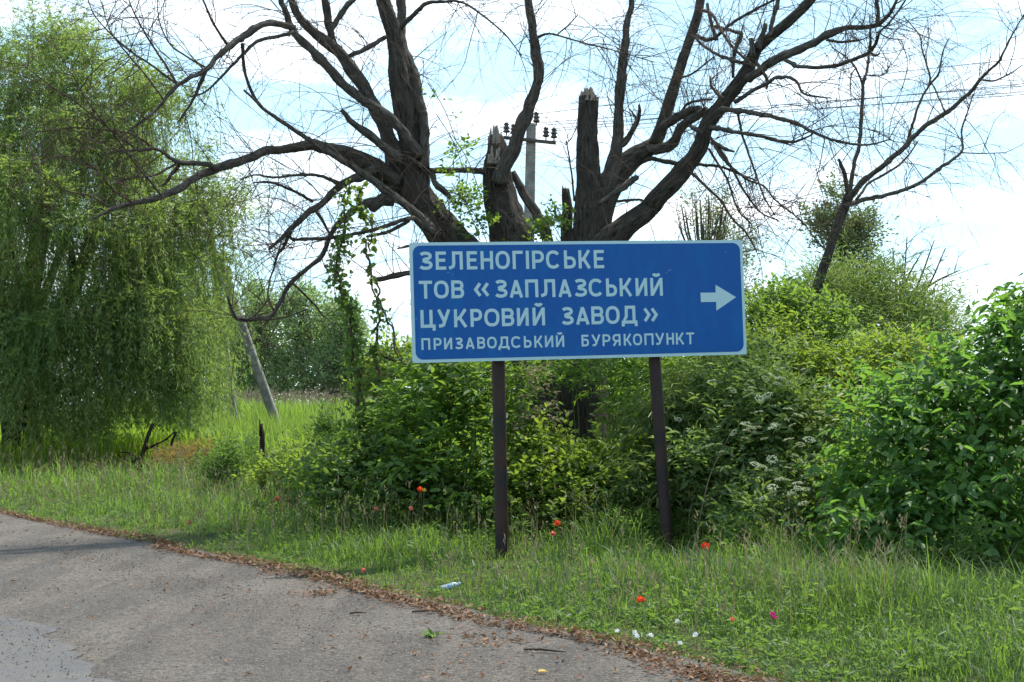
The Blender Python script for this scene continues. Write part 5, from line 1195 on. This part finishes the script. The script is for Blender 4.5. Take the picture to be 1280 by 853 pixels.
# ================================================================== STUMP AND FALLEN BRANCH
c_ = at(327, 600, 20.5)
st = thing('rotten_stump', (c_[0], 20.5, 0), 'dark rotten post standing in the weeds left of the brambles', 'post')
g = np.random.default_rng(140)
P, r_ = trace([(328, 640, 9), (328, 600, 8.5), (327, 570, 8), (328, 548, 7), (326, 530, 4.5)], 0, 0, 20.5); pp, rr2 = smooth_path(P, r_, .04); b = MB(); tube(b, pp, rr2, 12, .12, g=g); b.build('shaft', M['bark_dark'], st)
P, r_ = trace([(325, 545, 3), (325, 532, 2), (324.5, 524, 1)], 0, 0, 20.45); b = MB(); tube(b, P, r_, 6, .1); b.build('splinter', M['bark_dark'], st)
fb = thing('fallen_branch', (at(175, 600, 29)[0], 29, 0), 'dark dead branch with forked limbs resting under the leafy willow', 'branch')
for pts in ([(172, 592, 6), (178, 570, 5.5), (184, 548, 5), (191, 530, 4)], [(178, 572, 4), (165, 577, 3.5), (152, 573, 2.6), (148, 569, 1.5)], [(180, 562, 4), (195, 556, 3.2), (208, 549, 2.5), (218, 540, 1.6)], [(176, 578, 3), (160, 566, 2.4), (150, 566, 1.6)], [(195, 556, 2.5), (200, 568, 2), (196, 580, 1.4)], [(220, 540, 4), (214, 556, 3.4), (210, 575, 3)]):
    P, r_ = trace(pts, 0, g.uniform(-.4, .2), 29); pp, rr2 = smooth_path(P, r_, .08); b = MB(); tube(b, pp, rr2, 6, .06, g=g); b.build('limb', M['bark_dark'], fb)
# ================================================================== GRASS AND FIELD
def scatter(n, ylo, yhi, pxlo, pxhi, g_, p=1.0, margin=0.0):
    Y = ylo + (yhi - ylo) * g_.uniform(size=n) ** p
    X = (pxlo + (pxhi - pxlo) * g_.uniform(size=n) - 640) / F * Y
    return X, Y
FEET = [(at(628, 690, 13.7)[0], 13.7), (at(836, 690, 14.2)[0], 14.2)]     # worn ground before the two posts
g = np.random.default_rng(201)
b = MB()
def turf(n, ylo, yhi, pxlo, pxhi, h0, h1, wd, p=1.0, dmin=-.03, per=9):
    """tufts of blades that lean out of a common foot"""
    nt_ = n // per
    X0, Y0 = scatter(nt_, ylo, yhi, pxlo, pxhi, g, p)
    th = g.uniform(.45, 1.5, nt_) ** 1.3; tt = g.normal(0, .16, nt_); lean = g.uniform(0, 6.28, nt_)
    X = np.repeat(X0, per) + g.normal(0, .035, nt_ * per); Y = np.repeat(Y0, per) + g.normal(0, .035, nt_ * per); n = len(X)
    th, tt, lean = np.repeat(th, per), np.repeat(tt, per), np.repeat(lean, per)
    d = edge_dist(X, Y)
    patch = vnoise(X * 1.6 + 11, Y * 1.6)
    ok = (d > dmin + .34 * (vnoise(X * 1.7, Y * 1.7 + 5) - .45)) & (g.uniform(size=n) < .45 + .9 * patch)
    X, Y, d, patch, th, tt, lean = X[ok], Y[ok], d[ok], patch[ok], th[ok], tt[ok], lean[ok]; n = len(X)
    grow = np.clip(d / 1.9, .22, 1.0)
    H = (h0 + (h1 - h0) * g.uniform(size=n) ** 1.7) * grow * (.45 + 1.1 * vnoise(X * .8, Y * .8 + 20)) * th
    for (fx, fy) in FEET: H = H * (1 - .8 * np.exp(-((X - fx) / .38) ** 2 - ((Y - fy + .75) / .85) ** 2))
    big = vnoise(X * .35 + 2, Y * .35)
    tint = .05 + .5 * big + .35 * (patch - .5) + g.normal(0, .16, n) + tt + .22 * np.clip((Y - 14) / 10, 0, 1)
    P = np.stack([X, Y, ground_z(X, Y) - .01], 1)
    ang = np.where(g.uniform(size=n) < .45, lean + g.normal(0, .7, n), g.uniform(0, 6.28, n))
    blades(b, P, ang, H, wd * g.uniform(.5, 1.3, n), g.uniform(.25, 1.9, n), tint)
turf(85000, 6.6, 11.5, 620, 1480, .06, .26, .0056)
turf(95000, 9, 15.5, 300, 1420, .07, .34, .0066)
turf(66000, 13, 21, -40, 1000, .09, .40, .0084)
turf(52000, 19, 36, -140, 760, .12, .48, .015)
tag(b.build('verge_grass', M['grass']), 'uneven green grass covering the roadside verge', 'grass', kind='stuff')
# seed stalks
b = MB(); n = 5200
X, Y = scatter(n, 8, 30, -60, 1340, g, 1.0); near = np.min([np.hypot((X - fx) / .5, (Y - fy + .7) / .9) for fx, fy in FEET], 0)
ok = (near > 1) & (edge_dist(X, Y) > .25) & (vnoise(X * .6 + 5, Y * .6 + 1) > .42); X, Y = X[ok], Y[ok]; n = len(X)
P = np.stack([X, Y, ground_z(X, Y)], 1); H = g.uniform(.3, .75, n) * np.clip(edge_dist(X, Y) / 1.5, .5, 1)
blades(b, P, g.uniform(0, 6.28, n), H, np.full(n, .0035) * (1 + Y / 20), g.uniform(.05, .5, n), g.uniform(.1, .8, n))
top = P + np.stack([g.normal(0, .04, n), g.normal(0, .04, n), H * .92], 1)
for q in range(4):
    leaves(b, top - [0, 0, .02 * q], np.stack([g.normal(0, .5, n), g.normal(0, .5, n), np.ones(n)], 1), rnd_unit(n, g), .05, .008 * (1 + Y / 25), g.uniform(.2, .9, n))
tag(b.build('grass_seed_stalks', M['straw']), 'thin straw-coloured seed stalks scattered through the grass', 'grass', kind='stuff')
# broad-leaved weeds in the turf
b = MB(); nr = 6200
X, Y = scatter(nr, 7.6, 26, -20, 1340, g, 1.1); near = np.min([np.hypot((X - fx) / .5, (Y - fy + .7) / .9) for fx, fy in FEET], 0)
ok = (near > 1) & (edge_dist(X, Y) > .12) & (vnoise(X * .7 + 15, Y * .7 + 4) + g.normal(0, .12, nr) > .45); X, Y = X[ok], Y[ok]; nr = len(X)
hmax = g.uniform(.06, .42, nr) * np.clip(edge_dist(X, Y) / 1.6, .2, 1); lsz = g.uniform(.5, 1.15, nr); wr = g.uniform(.16, .5, nr); tw = g.normal(.4, .2, nr)
for q in range(16):
    a = g.uniform(0, 6.28, nr); h_ = hmax * g.uniform(.05, 1, nr)
    P = np.stack([X + np.cos(a) * .02 + g.normal(0, .02, nr), Y + np.sin(a) * .02 + g.normal(0, .02, nr), ground_z(X, Y) + h_], 1)
    ln = g.uniform(.025, .075, nr) * lsz
    leaves(b, P, np.stack([np.cos(a), np.sin(a), g.uniform(-.2, 1.1, nr)], 1), np.array([[0, 0, 1.]]) + g.normal(0, .5, (nr, 3)), ln, ln * wr, np.clip(tw + g.normal(0, .15, nr), 0, 1), 'diamond')
blades(b, np.stack([X, Y, ground_z(X, Y)], 1), g.uniform(0, 6.28, nr), hmax * 1.02, np.full(nr, .005), g.uniform(0, .15, nr), tw)
tag(b.build('turf_weeds', M['weed']), 'small broad-leaved weeds growing among the verge grass', 'weeds', kind='stuff')
# the green field beyond, and the reed bed behind it
b = MB(); n = 66000
X, Y = scatter(n, 23, 62, -260, 760, g, 1.1)
ok = (edge_dist(X, Y) > 3.5) & ((Y > 30) | (X > -4.2)); X, Y = X[ok], Y[ok]; n = len(X)
H = g.uniform(.5, 1.0, n) * (.75 + .5 * vnoise(X * .4, Y * .4)) * np.clip((Y - 16) / 14, .4, 1)
blades(b, np.stack([X, Y, ground_z(X, Y) - .02], 1), g.uniform(0, 6.28, n), H, .012 * (Y / 22) * g.uniform(.7, 1.3, n), g.uniform(.1, .8, n), .2 + .6 * vnoise(X * .25 + 9, Y * .25) + g.normal(0, .15, n))
tag(b.build('field_grass', M['field']), 'tall bright green grass of the field behind the verge', 'grass', kind='stuff')
b = MB(); n = 22000
X, Y = scatter(n, 50, 78, 120, 700, g); H = g.uniform(1.3, 2.05, n) * (.88 + .24 * vnoise(X * .3, Y * .3))
P = np.stack([X, Y, 0 * X], 1)
blades(b, P, g.uniform(0, 6.28, n), H, np.full(n, .035) * g.uniform(.6, 1.3, n), g.uniform(.05, .6, n), g.uniform(size=n))
# nearer patch of reeds left of the vine
X, Y = scatter(14000, 26, 46, 270, 500, g); n = len(X); H = g.uniform(.8, 1.45, n) * (.7 + .5 * vnoise(X * .6 + 3, Y * .6))
blades(b, np.stack([X, Y, 0 * X], 1), g.uniform(0, 6.28, n), H, np.full(n, .02) * g.uniform(.6, 1.3, n), g.uniform(.05, .7, n), g.uniform(size=n))
reed = tag(b.build('reed_bed', M['reed']), 'pale green reed bed in front of the far trees', 'reeds', kind='stuff')
b = MB(); n = 1100
X, Y = scatter(n, 54, 74, 120, 700, g); H = g.uniform(1.65, 2.05, n) * (.92 + .16 * vnoise(X * .5, Y * .5))
P = np.stack([X, Y, H], 1)
for q in range(6):
    leaves(b, P + g.normal(0, .03, (n, 3)) - [0, 0, .05 * q], np.stack([g.normal(.3, .35, n), g.normal(0, .35, n), np.ones(n)], 1), rnd_unit(n, g), g.uniform(.12, .24, n), .035, g.uniform(size=n))
blades(b, np.stack([X, Y, 0 * X], 1), g.uniform(0, 6.28, n), H * 1.02, np.full(n, .015), np.full(n, .08), g.uniform(size=n))
tag(b.build('reed_plumes', M['plume']), 'pinkish-brown plumes standing along the top of the reeds', 'reeds', kind='stuff')

# ================================================================== FLOWERS AND LITTER
def petal_mesh(mat, tint, r_=.032, cup=.8):
    b_ = MB(); V = [[0, 0, 0]]; nn = 7
    for q in range(nn):
        a = R(-62 + 124 * q / (nn - 1)); rr_ = r_ * (1 + .12 * math.cos(q * 2.1))
        V.append([rr_ * math.cos(a) * 1.0, rr_ * math.sin(a) * 1.0, cup * rr_ * (.75 + .25 * math.cos(q * 2.6))])
    Vm = [[v_[0] * .5, v_[1] * .55, v_[2] * .22] for v_ in V[1:]]
    V = np.array([V[0]] + Vm + V[1:])
    f3 = np.array([[0, 1 + q, 2 + q] for q in range(nn - 1)]); f4 = np.array([[1 + q, 1 + nn + q, 2 + nn + q, 2 + q] for q in range(nn - 1)])
    b_.add(V, [f3, f4], tint); return b_.mesh('petal', M[mat])
PET = {k_: [petal_mesh(k_, t_) for t_ in (.2, .7)] for k_ in ('poppy', 'palepoppy', 'magenta', 'yellow', 'whiteflower')}
bc = MB(); lathe(bc, (0, 0, 0), [(.003, 0), (.008, .004), (.009, .012), (.005, .016)], 8); CEN = bc.mesh('flower_centre', M['steel_dark'])
g = np.random.default_rng(301)
def flower(name, label, px, py, z, kind, s, cat, group, npet=4, centre=True):
    p_ = gnd(px, py, z); root = thing(name, (p_[0], p_[1], 0), label, cat, group)
    base = np.array([p_[0] + g.normal(0, .03), p_[1] + g.normal(0, .03), -.01]); pp, rr_ = smooth_path([base, (base + p_) / 2 + [g.normal(0, .015), 0, 0], p_], [.0028, .0024, .002], .05)
    b_ = MB(); tube(b_, pp, rr_, 5); b_.build('stem', M['stem'], root)
    tilt = Matrix.Rotation(g.uniform(.5, 1.15), 4, 'X') @ Matrix.Rotation(g.normal(0, .3), 4, 'Y')
    for q in range(npet):
        o = bpy.data.objects.new('petal', PET[kind][q % 2]); COL.objects.link(o); o.parent = root
        o.matrix_local = Matrix.Translation(Vector(p_) - root.location + Vector((0, 0, .001 * q))) @ tilt @ Matrix.Rotation(6.283 * q / npet + g.normal(0, .1), 4, 'Z') @ Matrix.Rotation(-.25 + g.normal(0, .15), 4, 'Y') @ Matrix.Scale(s, 4)
    if centre:
        o = bpy.data.objects.new('flower_centre', CEN); COL.objects.link(o); o.parent = root; o.matrix_local = Matrix.Translation(Vector(p_) - root.location) @ tilt @ Matrix.Scale(s, 4)
for px, py, z, kind, s, lab in ((525, 613, .64, 'poppy', 1.15, 'red poppy at the foot of the leafy saplings under the sign'), (347, 625, .40, 'palepoppy', 1.3, 'leftmost of the two pale red poppies left of the brambles'), (363, 627, .38, 'palepoppy', 1.1, 'right one of the two pale red poppies left of the brambles'), (470, 638, .42, 'palepoppy', 1.0, 'pale red poppy in front of the dark bramble mound'), (513, 637, .42, 'palepoppy', .9, 'small pale red poppy just left below the red-and-yellow one'), (697.5, 656.5, .50, 'poppy', 1.15, 'bright red poppy right of the left sign post'), (691, 668.5, .40, 'palepoppy', 1.0, 'pale poppy just below the bright one by the left post'), (881.5, 685, .42, 'poppy', 1.25, 'bright red poppy right of the right sign post'), (801, 751.5, .22, 'poppy', .95, 'red poppy low in the grass between the posts and the road'), (237, 654.5, .2, 'palepoppy', 1.1, 'small red poppy in the grass at the far left'), (455, 714, .15, 'palepoppy', .8, 'tiny pale red poppy by the road left of the sign')):
    flower('poppy', lab, px, py, z, kind, s * .85, 'flower', 'poppies in the verge')
flower('yellow_flower', 'small yellow flower touching the red poppy under the saplings', 530, 614.5, .64, 'yellow', .8, 'flower', None, 5)
flower('pink_flower', 'magenta flower in the grass at lower right', 964.5, 771.5, .24, 'magenta', .82, 'flower', None, 5)
flower('faded_flower', 'dull pinkish flower left of the magenta one', 914.5, 776, .2, 'palepoppy', .55, 'flower', None, 4)
for q, (px, py, lab) in enumerate(((772, 791, 'leftmost white bindweed flower at the verge edge'), (793, 792, 'upper of two touching white bindweed flowers at the verge edge'), (796, 797, 'lower of two touching white bindweed flowers at the verge edge'), (813, 796, 'small white bindweed flower third along the verge edge'), (848, 778, 'white bindweed flower standing highest in the grass'), (850, 806, 'white bindweed flower nearest the dead leaves'), (870, 795, 'rightmost white bindweed flower at the verge edge'))):
    flower('bindweed_flower', lab, px, py, .10 if q != 4 else .16, 'whiteflower', .55, 'flower', 'white bindweed flowers', 5, False)
# crushed plastic bottle
p_ = gnd(563, 733, .045)
m, t = new_mat('blue_plastic'); k = NT(t)
pr = k.n('ShaderNodeBsdfPrincipled', {'Roughness': .25, 'Specular IOR Level': .5, 'Transmission Weight': .35}); pr.inputs['Base Color'].default_value = (.42, .52, .58, 1); k.out(pr.outputs[0]); M['plastic'] = m
m, t = new_mat('bottle_label'); k = NT(t)
pr = k.n('ShaderNodeBsdfPrincipled', {'Roughness': .4}); pr.inputs['Base Color'].default_value = (.22, .36, .46, 1); k.out(pr.outputs[0]); M['blabel'] = m
bt = thing('crushed_bottle', (p_[0], p_[1], .02), 'crushed pale blue plastic bottle lying in the grass by the road', 'bottle')
ax = nrm(np.array([.8, .35, .18])); L = .17
prof = [(-.5, .008), (-.49, .020), (-.44, .025), (-.3, .022), (-.2, .026), (-.05, .020), (.05, .025), (.15, .026), (.25, .022), (.34, .016), (.38, .012), (.42, .012)]
pp = np.array([p_ + ax * L * a for a, _ in prof]); b = MB(); tube(b, pp, [r_ for _, r_ in prof], 14, .05, g=g); b.build('body', M['plastic'], bt)
b = MB(); tube(b, np.array([p_ + ax * L * a for a in (-.16, -.02, .08)]), [.0270, .0235, .0270], 14, .03, g=g); b.build('wrapper', M['blabel'], bt)
b = MB(); tube(b, np.array([p_ + ax * L * a for a in (.42, .50)]), [.0145, .0145], 14); b.build('cap', M['blabel'], bt)
